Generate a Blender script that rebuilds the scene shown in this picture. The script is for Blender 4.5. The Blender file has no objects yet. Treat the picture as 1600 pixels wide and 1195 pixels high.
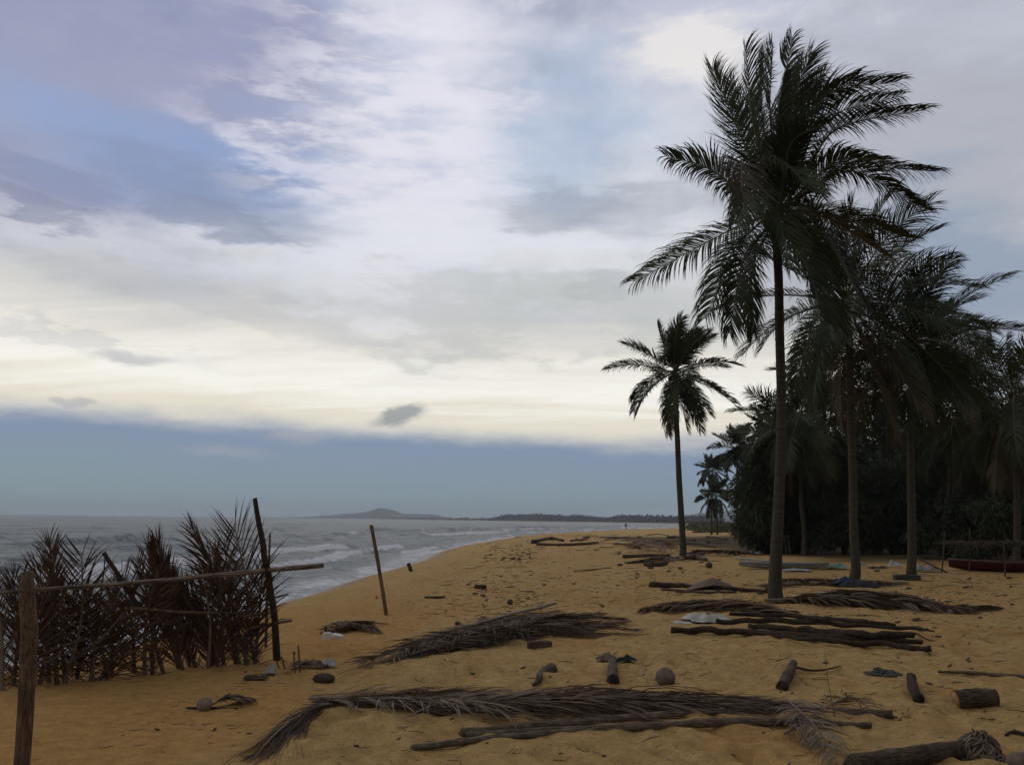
import bpy, math, random
import numpy as np
from mathutils import Matrix, Vector
R = math.radians
SC = bpy.context.scene
COL = SC.collection
rnd = random.Random(7)
RG = np.random.default_rng(11)

# ------------------------------------------------------------------ camera
F = 1360.0                                  # focal length in photo pixels (1600 wide)
TH, RO = math.atan(214.5 / F), math.atan(0.0114)
EYE = np.array((0.0, 0.0, 1.6))
_r = np.array((1.0, 0, 0)); _f = np.array((0, math.cos(TH), math.sin(TH))); _u = np.array((0, -math.sin(TH), math.cos(TH)))
CR = math.cos(RO) * _r + math.sin(RO) * _u
CU = math.cos(RO) * _u - math.sin(RO) * _r
cam = bpy.data.cameras.new('camera'); camo = bpy.data.objects.new('camera', cam); COL.objects.link(camo)
cam.sensor_fit = 'HORIZONTAL'; cam.sensor_width = 36.0; cam.lens = 36.0 * F / 1600.0
cam.clip_start = 0.05; cam.clip_end = 40000
m = Matrix(((CR[0], CU[0], -_f[0], 0), (CR[1], CU[1], -_f[1], 0), (CR[2], CU[2], -_f[2], 0), (0, 0, 0, 1)))
camo.matrix_world = Matrix.Translation(Vector(EYE)) @ m
SC.camera = camo
SC.view_settings.view_transform = 'Standard'; SC.view_settings.look = 'None'
SC.view_settings.exposure = 0.0; SC.view_settings.gamma = 1.0; SC.view_settings.use_curve_mapping = False
SC.render.engine = 'CYCLES'
SC.cycles.use_denoising = True
SC.cycles.max_bounces = 6; SC.cycles.diffuse_bounces = 2; SC.cycles.glossy_bounces = 3; SC.cycles.volume_bounces = 0
SC.cycles.caustics_reflective = False; SC.cycles.caustics_refractive = False

def ray(px, py):
    d = _f * F + CR * (px - 800.0) + CU * (597.5 - py)
    return d / np.linalg.norm(d)
def at(px, py, Y):
    d = ray(px, py)
    return EYE + d * (Y / d[1])
def azel(px, py):
    d = ray(px, py)
    return math.atan2(d[0], d[1]), math.asin(d[2])

# ------------------------------------------------------------------ world: evening sky with broken cloud
SUN_AZ, SUN_EL = R(-68), R(34)
W = bpy.data.worlds.new('World'); SC.world = W; W.use_nodes = True
wt = W.node_tree; wn = wt.nodes; wl = wt.links
for n in list(wn): wn.remove(n)
def WN(t, **k):
    n = wn.new(t)
    for a, b in k.items(): setattr(n, a, b)
    return n
def put(node, i, v):
    s = node.inputs[i]
    if hasattr(v, 'is_linked') or isinstance(v, bpy.types.NodeSocket): wl.new(v, s)
    else: s.default_value = v
def M(op, a, b=0.0, c=0.0, clamp=False):
    n = WN('ShaderNodeMath', operation=op); n.use_clamp = clamp
    put(n, 0, a); put(n, 1, b)
    if op in ('MULTIPLY_ADD', 'SMOOTH_MIN', 'COMPARE', 'WRAP'): put(n, 2, c)
    return n.outputs[0]
def sstep(x, a, b):
    n = WN('ShaderNodeMapRange', interpolation_type='SMOOTHSTEP')
    put(n, 0, x); put(n, 1, a); put(n, 2, b); put(n, 3, 0.0); put(n, 4, 1.0)
    return n.outputs[0]
def mixc(f, a, b):
    n = WN('ShaderNodeMix', data_type='RGBA')
    put(n, 0, f)
    for i, v in ((6, a), (7, b)):
        if isinstance(v, (tuple, list)): n.inputs[i].default_value = (*v, 1.0) if len(v) == 3 else v
        else: wl.new(v, n.inputs[i])
    return n.outputs[2]
def lin(r, g, b):
    return tuple(((c / 255.0) / 12.92 if c / 255.0 <= 0.04045 else ((c / 255.0 + 0.055) / 1.055) ** 2.4) for c in (r, g, b))
def comb(x, y, z):
    n = WN('ShaderNodeCombineXYZ'); put(n, 0, x); put(n, 1, y); put(n, 2, z); return n.outputs[0]
def noise(vec, scale, detail=4.0, rough=0.55, dist=0.0):
    n = WN('ShaderNodeTexNoise'); wl.new(vec, n.inputs['Vector'])
    n.inputs['Scale'].default_value = scale; n.inputs['Detail'].default_value = detail
    n.inputs['Roughness'].default_value = rough; n.inputs['Distortion'].default_value = dist
    return n.outputs[0]
tc = WN('ShaderNodeTexCoord'); sp = WN('ShaderNodeSeparateXYZ'); wl.new(tc.outputs['Generated'], sp.inputs[0])
dx, dy, dz = sp.outputs
AZ = M('ARCTAN2', dx, dy); EL = M('ARCSINE', dz)
den = M('ADD', M('MAXIMUM', dz, 0.0), 0.16)
PL = comb(M('DIVIDE', dx, den), M('DIVIDE', dy, den), 0.0)         # position on a cloud sheet overhead
dirv = tc.outputs['Generated']
n_big = noise(PL, 1.1, 5, 0.6, 0.3); n_mid = noise(PL, 3.2, 6, 0.62, 0.4); n_fine = noise(PL, 9.0, 5, 0.6, 0.3)
dm = WN('ShaderNodeMapping'); wl.new(dirv, dm.inputs[0]); dm.inputs['Scale'].default_value = (1, 1, 3.5)
n_dir = noise(dm.outputs[0], 6.0, 7, 0.62)
# long streaks lying along the cloud sheet
pm = WN('ShaderNodeMapping'); wl.new(PL, pm.inputs[0]); pm.inputs['Rotation'].default_value = (0, 0, R(24)); pm.inputs['Scale'].default_value = (0.55, 2.6, 1)
n_str = noise(pm.outputs[0], 2.2, 5, 0.58, 0.6)
sky = WN('ShaderNodeTexSky', sky_type='NISHITA'); sky.sun_disc = False
sky.sun_elevation = SUN_EL; sky.sun_rotation = SUN_AZ; sky.air_density = 1.0; sky.dust_density = 1.5; sky.ozone_density = 2.0
def K(c, k=10.0): return tuple(v * k for v in lin(*c))
# wobbling elevation: streets of cloud tilt gently down to the right
sinaz = M('SINE', AZ)
e1 = M('ADD', EL, M('MULTIPLY', sinaz, 0.030))
e2 = M('ADD', e1, M('MULTIPLY', M('SUBTRACT', n_dir, 0.5), 0.040))
e3 = M('ADD', e2, M('MULTIPLY', M('SUBTRACT', n_str, 0.5), 0.085))
def ramp(x, stops, scale=1.6):
    n = WN('ShaderNodeValToRGB'); wl.new(M('DIVIDE', x, scale), n.inputs[0])
    el = n.color_ramp.elements
    while len(el) < len(stops): el.new(0.5)
    for e, (p, c) in zip(el, stops):
        e.position = p / scale; e.color = (*lin(*c), 1)
    vm = WN('ShaderNodeVectorMath', operation='SCALE'); wl.new(n.outputs[0], vm.inputs[0]); vm.inputs['Scale'].default_value = 10.0
    return vm.outputs[0]
D = math.pi / 180
high = ramp(e3, [(0, (246, 240, 224)), (6.4 * D, (238, 231, 214)), (8.2 * D, (255, 253, 244)), (10.8 * D, (236, 232, 222)), (13.5 * D, (205, 206, 206)), (18 * D, (222, 225, 231)), (24 * D, (214, 219, 230)), (33 * D, (194, 198, 216)), (50 * D, (156, 157, 170)), (90 * D, (150, 150, 158))])
low = ramp(e2, [(0, (138, 160, 166)), (1.5 * D, (136, 158, 168)), (3.5 * D, (135, 153, 174)), (5.6 * D, (130, 149, 180)), (90 * D, (110, 135, 170))])
# patchy thickness of the high sheet
th_ = M('ADD', M('MULTIPLY', n_big, 0.55), M('MULTIPLY', n_mid, 0.45))
dark = sstep(th_, 0.46, 0.60)
shadecol = WN('ShaderNodeVectorMath', operation='MULTIPLY'); wl.new(high, shadecol.inputs[0]); shadecol.inputs[1].default_value = (0.60, 0.63, 0.70)
aboveband = sstep(EL, 10 * D, 19 * D)
cloud = mixc(M('MULTIPLY', M('MULTIPLY', dark, aboveband), 0.75), high, shadecol.outputs[0])
bright = sstep(M('ADD', M('MULTIPLY', n_mid, 0.6), M('MULTIPLY', n_fine, 0.4)), 0.47, 0.60)
cloud = mixc(M('MULTIPLY', M('MULTIPLY', bright, aboveband), 0.42), cloud, K((236, 238, 246)))
# cloud masses and openings, placed by direction; their outlines are torn by warping the direction with noise
def warped(scale, amp, stretch):
    mp = WN('ShaderNodeMapping'); wl.new(dirv, mp.inputs[0]); mp.inputs['Scale'].default_value = (1, 1, stretch)
    n = WN('ShaderNodeTexNoise'); wl.new(mp.outputs[0], n.inputs['Vector']); n.inputs['Scale'].default_value = scale; n.inputs['Detail'].default_value = 6; n.inputs['Roughness'].default_value = 0.62
    sc_n = WN('ShaderNodeSeparateColor'); wl.new(n.outputs['Color'], sc_n.inputs[0])
    return (M('ADD', AZ, M('MULTIPLY', M('SUBTRACT', sc_n.outputs[0], 0.5), amp)), M('ADD', EL, M('MULTIPLY', M('SUBTRACT', sc_n.outputs[1], 0.5), amp * 0.55)), sc_n.outputs[2])
WB = warped(3.0, 0.55, 3.2)
WS = warped(9.0, 0.20, 4.0)
puff = WS[2]
def blob(px, py, rx, ry, w=WB, lo=0.12, hi=0.8, tilt=0.0):
    a0, e0 = azel(px, py); sx, sy = rx / F, ry / F
    a = M('SUBTRACT', w[0], a0); e = M('SUBTRACT', w[1], e0)
    c, s = math.cos(tilt), math.sin(tilt)
    u = M('DIVIDE', M('ADD', M('MULTIPLY', a, c), M('MULTIPLY', e, s)), sx)
    v = M('DIVIDE', M('SUBTRACT', M('MULTIPLY', e, c), M('MULTIPLY', a, s)), sy)
    return sstep(M('EXPONENT', M('MULTIPLY', M('ADD', M('MULTIPLY', u, u), M('MULTIPLY', v, v)), -1.0)), lo, hi)
def lay(col, mask, k, c): return mixc(M('MULTIPLY', mask, k), col, c)
nis = WN('ShaderNodeMix', data_type='RGBA'); nis.inputs[0].default_value = 0.35
nis.inputs[6].default_value = (*K((134, 160, 210)), 1); wl.new(sky.outputs[0], nis.inputs[7])
blue = nis.outputs[2]
cloud = lay(cloud, blob(90, 110, 430, 260), 0.74, K((130, 134, 172)))                     # violet-grey veil, upper left
cloud = lay(cloud, blob(280, 265, 330, 95, tilt=R(-14)), 0.72, blue)                      # opening to blue
cloud = lay(cloud, blob(840, 220, 170, 120), 0.55, K((160, 182, 212)))
cloud = lay(cloud, blob(1440, 300, 380, 300), 0.7, K((160, 163, 174)))
cloud = lay(cloud, blob(1570, 480, 140, 160), 0.6, K((132, 156, 184)))
cloud = lay(cloud, blob(650, 210, 150, 300, WS), 0.8, K((229, 229, 240)))                     # bright column
cloud = lay(cloud, blob(560, 390, 360, 80), 0.6, K((230, 232, 240)))
cloud = lay(cloud, blob(1090, 75, 110, 60, WS), 0.85, K((238, 234, 232)))
cloud = lay(cloud, blob(90, 400, 200, 40, tilt=R(-6)), 0.5, K((214, 216, 226)))
mack = M('MULTIPLY', blob(560, 190, 260, 220), sstep(puff, 0.46, 0.60))                     # mackerel puffs
cloud = lay(cloud, mack, 0.62, K((232, 230, 242)))
mack2 = M('MULTIPLY', blob(430, 190, 230, 200), sstep(puff, 0.52, 0.38))
cloud = lay(cloud, mack2, 0.34, K((150, 166, 206)))
cloud = lay(cloud, blob(330, 305, 210, 40, WS, tilt=R(-10)), 0.5, K((134, 146, 174)))
cloud = lay(cloud, blob(370, 350, 130, 22, WS, tilt=R(-8)), 0.6, K((138, 148, 172)))
cloud = lay(cloud, blob(90, 290, 140, 26, WS, tilt=R(-12)), 0.5, K((130, 140, 172)))
cloud = lay(cloud, blob(60, 322, 110, 14, WS, tilt=R(-12)), 0.6, K((130, 138, 165)))
cloud = lay(cloud, blob(880, 325, 120, 34, WS), 0.48, K((146, 153, 168)))
cloud = lay(cloud, blob(1000, 330, 110, 40, WS), 0.4, K((158, 164, 178)))
cloud = lay(cloud, blob(930, 450, 60, 16, WS), 0.5, K((168, 173, 180)))
cloud = lay(cloud, blob(330, 470, 420, 26, WS, tilt=R(-10)), 0.3, K((180, 182, 190)))
cloud = lay(cloud, blob(60, 512, 240, 14, WS, tilt=R(-9)), 0.24, K((156, 162, 184)))
cloud = lay(cloud, blob(820, 515, 360, 30, tilt=R(-3)), 0.5, K((192, 196, 194)))
# the sunlit gap is strongest towards the hidden sun; opposite it the sky is plain grey
front = sstep(M('COSINE', M('SUBTRACT', AZ, R(-18))), -0.1, 0.85)
cloud = mixc(front, K((158, 160, 168)), cloud)
# dark bank along the horizon with its ragged top edge
edge = sstep(e2, 4.3 * D, 6.3 * D)
col = mixc(edge, low, cloud)
WT = warped(26.0, 0.035, 1.6)
col = lay(col, blob(625, 648, 42, 17, WT, 0.2, 0.75, R(14)), 0.8, K((140, 149, 154)))
col = lay(col, blob(200, 558, 66, 9, WT, 0.15, 0.9), 0.5, K((176, 177, 184)))
col = lay(col, blob(112, 628, 30, 7, WT, 0.2, 0.8), 0.45, K((150, 158, 174)))
col = lay(col, blob(455, 684, 50, 9, WT, 0.1, 0.95), 0.35, K((190, 184, 180)))
col = lay(col, blob(350, 706, 70, 9, WT, 0.1, 0.95), 0.3, K((180, 178, 180)))
bg = WN('ShaderNodeBackground'); bg.inputs['Strength'].default_value = 0.1; wl.new(col, bg.inputs[0])
wo = WN('ShaderNodeOutputWorld'); wl.new(bg.outputs[0], wo.inputs[0])
W.cycles.sampling_method = 'MANUAL'; W.cycles.sample_map_resolution = 512

sl = bpy.data.lights.new('sun', 'SUN'); so = bpy.data.objects.new('sun', sl); COL.objects.link(so)
sl.energy = 0.30; sl.angle = R(40); sl.color = (1.0, 0.93, 0.82)
sdir = Vector((math.sin(SUN_AZ) * math.cos(SUN_EL), math.cos(SUN_AZ) * math.cos(SUN_EL), math.sin(SUN_EL)))
so.rotation_euler = sdir.to_track_quat('Z', 'Y').to_euler()

# ------------------------------------------------------------------ helpers
def tag(o, label=None, cat=None, group=None, kind=None):
    if label: o['label'] = label
    if cat: o['category'] = cat
    if group: o['group'] = group
    if kind: o['kind'] = kind
    return o
def mk(name, V, Fc, mat, parent=None, smooth=True, loc=None):
    me = bpy.data.meshes.new(name)
    V = np.asarray(V, dtype=float)
    if loc is not None: V = V - np.asarray(loc)
    if isinstance(Fc, np.ndarray):
        nf, k = Fc.shape
        me.vertices.add(len(V)); me.vertices.foreach_set('co', V.astype(np.float32).ravel())
        me.loops.add(nf * k); me.loops.foreach_set('vertex_index', Fc.astype(np.int32).ravel())
        me.polygons.add(nf); me.polygons.foreach_set('loop_start', (np.arange(nf) * k).astype(np.int32))
        me.update(calc_edges=True)
    else:
        me.from_pydata([tuple(v) for v in V], [], Fc)
    me.polygons.foreach_set('use_smooth', [smooth] * len(me.polygons))
    me.update()
    if mat: me.materials.append(mat)
    o = bpy.data.objects.new(name, me); COL.objects.link(o)
    if loc is not None: o.location = tuple(loc)
    if parent: o.parent = parent
    return o
def empty(name, loc, label, cat, group=None):
    o = bpy.data.objects.new(name, None); COL.objects.link(o); o.location = tuple(loc); o.empty_display_size = 0.2
    return tag(o, label, cat, group)
def child(name, V, Fc, mat, parent, smooth=True):
    """vertices given in world space, stored relative to the parent (parents are unrotated)"""
    off = np.zeros(3); p = parent
    while p is not None: off = off + np.array(p.location); p = p.parent
    return mk(name, np.asarray(V) - off, Fc, mat, parent, smooth)
def grain(o, n, sides, L, r):
    v = np.zeros((len(o.data.vertices), 3), dtype=np.float32); a = np.arange(sides) * 2 * math.pi / sides
    v[:n * sides, 0] = np.tile(np.cos(a) * r, n); v[:n * sides, 1] = np.tile(np.sin(a) * r, n); v[:n * sides, 2] = np.repeat(np.linspace(0, L, n), sides)
    at_ = o.data.attributes.new('grain', 'FLOAT_VECTOR', 'POINT'); at_.data.foreach_set('vector', v.ravel()); return o
def join(parts):
    V, Fc, n = [], [], 0
    for v, f in parts:
        V.append(np.asarray(v, dtype=float)); Fc += [tuple(i + n for i in q) for q in f]; n += len(v)
    return np.vstack(V), Fc
def nrm(v): 
    v = np.asarray(v, dtype=float); return v / (np.linalg.norm(v) + 1e-12)
def spline(pts, n):
    """Catmull-Rom through points"""
    P = [np.asarray(p, dtype=float) for p in pts]
    if len(P) == 2: return np.array([P[0] + (P[1] - P[0]) * t for t in np.linspace(0, 1, n)])
    Q = [2 * P[0] - P[1]] + P + [2 * P[-1] - P[-2]]
    out = []
    for t in np.linspace(0, len(P) - 1 - 1e-9, n):
        i = int(t); u = t - i; a, b, c, d = Q[i:i + 4]
        out.append(0.5 * (2 * b + (c - a) * u + (2 * a - 5 * b + 4 * c - d) * u * u + (3 * b - a - 3 * c + d) * u ** 3))
    return np.array(out)
def tube(path, rad, sides=7, cap=True, rough=0.0, rng=None, flat=1.0, jag=0.0):
    P = np.asarray(path); n = len(P); rad = np.broadcast_to(np.asarray(rad, dtype=float), (n,))
    T = np.gradient(P, axis=0); V = []; ref = None; sd = (rng.random() * 90 if rng else 0)
    ln = np.concatenate([[0], np.cumsum(np.linalg.norm(np.diff(P, axis=0), axis=1))]) / max(1e-6, float(rad.max()) * 3)
    for i in range(n):
        t = nrm(T[i])
        if ref is None:
            h = np.array((0, 0, 1.0)) if abs(t[2]) < 0.9 else np.array((1.0, 0, 0)); ref = nrm(h - t * np.dot(h, t))
        ref = nrm(ref - t * np.dot(ref, t)); b = np.cross(t, ref)
        for k in range(sides):
            a = 2 * math.pi * k / sides
            rr = rad[i] * (1 + (rough * ((rng.random() - 0.5) + 2.2 * float(fbm(np.float64(1.2 * math.cos(a) + sd), np.float64(1.2 * math.sin(a) + ln[i]), 2))) if rng else 0))
            V.append(P[i] + ref * math.cos(a) * rr * flat + b * math.sin(a) * rr + (t * rad[i] * jag * (rng.random() - .5) if jag and i in (0, n - 1) else 0))
    Fc = [(i * sides + k, i * sides + (k + 1) % sides, (i + 1) * sides + (k + 1) % sides, (i + 1) * sides + k) for i in range(n - 1) for k in range(sides)]
    if cap: Fc += [tuple(range(sides - 1, -1, -1)), tuple((n - 1) * sides + k for k in range(sides))]
    return np.array(V), Fc
# value noise on a lattice
_perm = RG.random((256, 256))
def vn(x, y):
    xi = np.floor(x).astype(int); yi = np.floor(y).astype(int); u = x - xi; v = y - yi
    u = u * u * (3 - 2 * u); v = v * v * (3 - 2 * v)
    g = lambda a, b: _perm[a & 255, b & 255]
    return (g(xi, yi) * (1 - u) + g(xi + 1, yi) * u) * (1 - v) + (g(xi, yi + 1) * (1 - u) + g(xi + 1, yi + 1) * u) * v
def fbm(x, y, o=4):
    s = 0; a = 0.5; t = 0
    for i in range(o): s = s + a * vn(x * 2 ** i + 17.3 * i, y * 2 ** i + 5.1 * i); t += a; a *= 0.5
    return s / t - 0.5
def smooth(x): x = np.clip(x, 0, 1); return x * x * (3 - 2 * x)

# ------------------------------------------------------------------ materials
def mat(name, build):
    m = bpy.data.materials.new(name); m.use_nodes = True
    t = m.node_tree; b = t.nodes['Principled BSDF']; build(t, b); return m
def nd(t, ty, **k):
    n = t.nodes.new(ty)
    for a, v in k.items(): setattr(n, a, v)
    return n
def tnoise(t, vec, scale, detail=4, rough=0.6):
    n = nd(t, 'ShaderNodeTexNoise'); n.inputs['Scale'].default_value = scale; n.inputs['Detail'].default_value = detail; n.inputs['Roughness'].default_value = rough
    if vec: t.links.new(vec, n.inputs['Vector'])
    return n.outputs[0]
def tramp(t, fac, stops):
    n = nd(t, 'ShaderNodeValToRGB'); t.links.new(fac, n.inputs[0]); e = n.color_ramp.elements
    while len(e) < len(stops): e.new(0.5)
    for q, (p, c) in zip(e, stops): q.position = p; q.color = (*c, 1)
    return n.outputs[0]
def tmix(t, fac, a, b, bt='MIX'):
    n = nd(t, 'ShaderNodeMix', data_type='RGBA', blend_type=bt)
    for i, v in ((0, fac), (6, a), (7, b)):
        if isinstance(v, bpy.types.NodeSocket): t.links.new(v, n.inputs[i])
        elif i == 0: n.inputs[0].default_value = v
        else: n.inputs[i].default_value = (*v, 1)
    return n.outputs[2]
def tbump(t, b, h, s, d):
    n = nd(t, 'ShaderNodeBump'); n.inputs['Strength'].default_value = s; n.inputs['Distance'].default_value = d
    t.links.new(h, n.inputs['Height']); t.links.new(n.outputs[0], b.inputs['Normal'])
def m_simple(name, c1, c2, scale=6.0, rough=0.75, bump=0.4, bd=0.01, rand=0.25, stretch=None, spec=0.3):
    def f(t, b):
        tcn = nd(t, 'ShaderNodeTexCoord'); v = tcn.outputs['Object']
        if stretch:
            mp = nd(t, 'ShaderNodeMapping'); t.links.new(v, mp.inputs[0]); mp.inputs['Scale'].default_value = stretch; v = mp.outputs[0]
        n1 = tnoise(t, v, scale, 6, 0.65)
        c = tramp(t, n1, [(0.3, c1), (0.7, c2)])
        oi = nd(t, 'ShaderNodeObjectInfo'); mr = nd(t, 'ShaderNodeMapRange'); t.links.new(oi.outputs['Random'], mr.inputs[0])
        mr.inputs[3].default_value = 1 - rand; mr.inputs[4].default_value = 1 + rand
        vm = nd(t, 'ShaderNodeVectorMath', operation='SCALE'); t.links.new(c, vm.inputs[0]); t.links.new(mr.outputs[0], vm.inputs['Scale'])
        t.links.new(vm.outputs[0], b.inputs['Base Color']); b.inputs['Roughness'].default_value = rough
        b.inputs['Specular IOR Level'].default_value = spec
        if bump: tbump(t, b, tnoise(t, v, scale * 5, 4, 0.6), bump, bd)
    return mat(name, f)
def m_wood(name, c1, c2, c3, ring=0.0):
    def f(t, b):
        an = nd(t, 'ShaderNodeAttribute', attribute_name='grain'); oi = nd(t, 'ShaderNodeObjectInfo')
        ad_ = nd(t, 'ShaderNodeVectorMath', operation='ADD'); t.links.new(an.outputs['Vector'], ad_.inputs[0])
        sc_ = nd(t, 'ShaderNodeVectorMath', operation='SCALE'); sc_.inputs[0].default_value = (7, 5, 9); t.links.new(oi.outputs['Random'], sc_.inputs['Scale']); t.links.new(sc_.outputs[0], ad_.inputs[1])
        mp = nd(t, 'ShaderNodeMapping'); t.links.new(ad_.outputs[0], mp.inputs[0]); mp.inputs['Scale'].default_value = (1, 1, 0.10)
        n1 = tnoise(t, mp.outputs[0], 110, 5, 0.7); n2 = tnoise(t, ad_.outputs[0], 9, 5, 0.65)
        c = tramp(t, n1, [(0.36, c1), (0.5, c2), (0.66, c3)])
        c = tmix(t, 0.8, c, tramp(t, n2, [(0.3, (0.5, 0.48, 0.45)), (0.7, (1.35, 1.32, 1.28))]), 'MULTIPLY')
        t.links.new(c, b.inputs['Base Color']); b.inputs['Roughness'].default_value = 0.88; b.inputs['Specular IOR Level'].default_value = 0.2
        hs = nd(t, 'ShaderNodeMath', operation='ADD'); t.links.new(n1, hs.inputs[0]); t.links.new(n2, hs.inputs[1])
        tbump(t, b, hs.outputs[0], 1.0, 0.022)
    return mat(name, f)
MAT = {}
MAT['leaf'] = m_simple('palm_leaf', (0.024, 0.032, 0.011), (0.044, 0.053, 0.018), 2.5, 0.6, 0, rand=0.3, spec=0.2)
MAT['leaf_old'] = m_simple('palm_leaf_old', (0.05, 0.038, 0.017), (0.085, 0.06, 0.025), 2.5, 0.6, 0, rand=0.25)
MAT['rib'] = m_simple('palm_midrib', (0.07, 0.07, 0.025), (0.11, 0.10, 0.04), 4, 0.5, 0.2)
MAT['bush'] = m_simple('bush_leaf', (0.030, 0.040, 0.016), (0.05, 0.062, 0.024), 1.5, 0.6, 0, rand=0.25)
MAT['dead'] = m_simple('dead_leaflet', (0.070, 0.043, 0.026), (0.150, 0.100, 0.062), 5, 0.75, 0, rand=0.25)
MAT['dead_dark'] = m_simple('dark_dead_leaflet', (0.050, 0.025, 0.014), (0.125, 0.067, 0.037), 5, 0.75, 0, rand=0.3)
MAT['dead_grey'] = m_simple('dead_grey_leaflet', (0.15, 0.108, 0.070), (0.26, 0.20, 0.14), 5, 0.8, 0, rand=0.2)
MAT['dead_rib'] = m_simple('dead_midrib', (0.11, 0.077, 0.048), (0.20, 0.15, 0.10), 9, 0.7, 0.4, rand=0.2, stretch=(1, 1, 1))
MAT['bark'] = m_simple('driftwood', (0.075, 0.050, 0.032), (0.17, 0.122, 0.080), 12, 0.85, 0.7, 0.01, rand=0.25)
MAT['dark_bark'] = m_simple('dark_driftwood', (0.040, 0.027, 0.019), (0.10, 0.070, 0.047), 12, 0.85, 0.7, 0.01, rand=0.25)
MAT['grey_wood'] = m_simple('grey_weathered_pole', (0.11, 0.083, 0.056), (0.24, 0.19, 0.135), 14, 0.8, 0.5, 0.006, rand=0.15)
MAT['pole'] = m_simple('pole_wood', (0.10, 0.068, 0.040), (0.20, 0.14, 0.085), 16, 0.8, 0.6, 0.006, rand=0.15)
MAT['w_bark'] = m_wood('split_driftwood', (0.03, 0.020, 0.013), (0.10, 0.070, 0.045), (0.19, 0.14, 0.10))
MAT['w_dark_bark'] = m_wood('dark_split_driftwood', (0.016, 0.011, 0.008), (0.060, 0.042, 0.028), (0.12, 0.088, 0.062))
MAT['w_grey_wood'] = m_wood('bleached_split_wood', (0.06, 0.044, 0.030), (0.19, 0.145, 0.10), (0.32, 0.255, 0.19))
MAT['w_pole'] = m_wood('rough_pole', (0.055, 0.035, 0.020), (0.18, 0.118, 0.070), (0.28, 0.195, 0.125))
MAT['w_husk'] = m_wood('grey_rotten_palm_wood', (0.05, 0.037, 0.026), (0.13, 0.10, 0.073), (0.22, 0.175, 0.13))
MAT['husk'] = m_simple('coconut_husk', (0.10, 0.075, 0.054), (0.22, 0.17, 0.125), 14, 0.9, 0.8, 0.01)
MAT['cut'] = m_simple('cut_wood', (0.20, 0.10, 0.045), (0.34, 0.19, 0.085), 20, 0.8, 0.5, 0.004)
MAT['plastic'] = m_simple('white_plastic', (0.30, 0.29, 0.25), (0.46, 0.45, 0.41), 6, 0.5, 0.2, rand=0.1)
MAT['foam'] = m_simple('foam_block', (0.55, 0.53, 0.47), (0.7, 0.68, 0.62), 18, 0.8, 0.4, 0.004, rand=0.1)
MAT['grey_plastic'] = m_simple('grey_plastic', (0.22, 0.22, 0.20), (0.34, 0.34, 0.31), 5, 0.5, 0.2, rand=0.15)
MAT['green_plastic'] = m_simple('green_plastic', (0.10, 0.19, 0.13), (0.17, 0.27, 0.19), 5, 0.55, 0.2)
MAT['net'] = m_simple('green_net', (0.06, 0.08, 0.062), (0.12, 0.145, 0.115), 9, 0.8, 0)
MAT['blue'] = m_simple('blue_tarp', (0.006, 0.014, 0.042), (0.012, 0.026, 0.075), 5, 0.5, 0.2)
MAT['black_cloth_and_hole'] = m_simple('black_cloth_and_hole', (0.012, 0.012, 0.015), (0.025, 0.025, 0.03), 5, 0.8, 0.3)  # also painted on as the dark inside holes
MAT['red'] = m_simple('red_boat_paint', (0.045, 0.008, 0.007), (0.085, 0.014, 0.012), 5, 0.5, 0.2)
MAT['gunwale'] = m_simple('gunwale_paint', (0.08, 0.045, 0.036), (0.14, 0.085, 0.07), 6, 0.6, 0.2)
MAT['thatch'] = m_simple('thatch', (0.035, 0.032, 0.02), (0.08, 0.072, 0.05), 8, 0.9, 0.5)
MAT['plank'] = m_simple('grey_plank', (0.18, 0.18, 0.16), (0.30, 0.30, 0.27), 6, 0.8, 0.4, stretch=(0.6, 6, 6))
MAT['box'] = m_simple('dark_box', (0.025, 0.026, 0.026), (0.05, 0.05, 0.048), 5, 0.7, 0.3)
MAT['skin'] = m_simple('skin', (0.20, 0.12, 0.08), (0.26, 0.16, 0.11), 5, 0.6, 0)
MAT['clothes'] = m_simple('dark_clothes', (0.03, 0.03, 0.04), (0.05, 0.05, 0.06), 5, 0.8, 0)
MAT['far'] = m_simple('far_tree', (0.025, 0.035, 0.018), (0.045, 0.058, 0.028), 0.02, 0.9, 0)
MAT['hill'] = m_simple('hill', (0.05, 0.065, 0.045), (0.08, 0.095, 0.065), 0.004, 0.9, 0, rand=0.1)
MAT['scrub'] = m_simple('scrub', (0.06, 0.065, 0.03), (0.12, 0.12, 0.055), 0.5, 0.8, 0)
def f_trunk(t, b):
    tcn = nd(t, 'ShaderNodeTexCoord'); v = tcn.outputs['Object']
    n1 = tnoise(t, v, 7, 6, 0.7)
    mp = nd(t, 'ShaderNodeMapping'); t.links.new(v, mp.inputs[0]); mp.inputs['Scale'].default_value = (0.6, 0.6, 9)
    n2 = tnoise(t, mp.outputs[0], 1.6, 4, 0.6)
    c = tramp(t, n1, [(0.3, (0.036, 0.029, 0.020)), (0.7, (0.085, 0.070, 0.051))])
    c = tmix(t, n2, c, (0.07, 0.058, 0.045), 'MULTIPLY') if False else tmix(t, 0.5, c, tramp(t, n2, [(0.35, (0.026, 0.021, 0.016)), (0.65, (0.085, 0.070, 0.052))]))
    t.links.new(c, b.inputs['Base Color']); b.inputs['Roughness'].default_value = 0.9; b.inputs['Specular IOR Level'].default_value = 0.2
    tbump(t, b, n2, 0.6, 0.02)
MAT['trunk'] = mat('palm_trunk', f_trunk)

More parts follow.
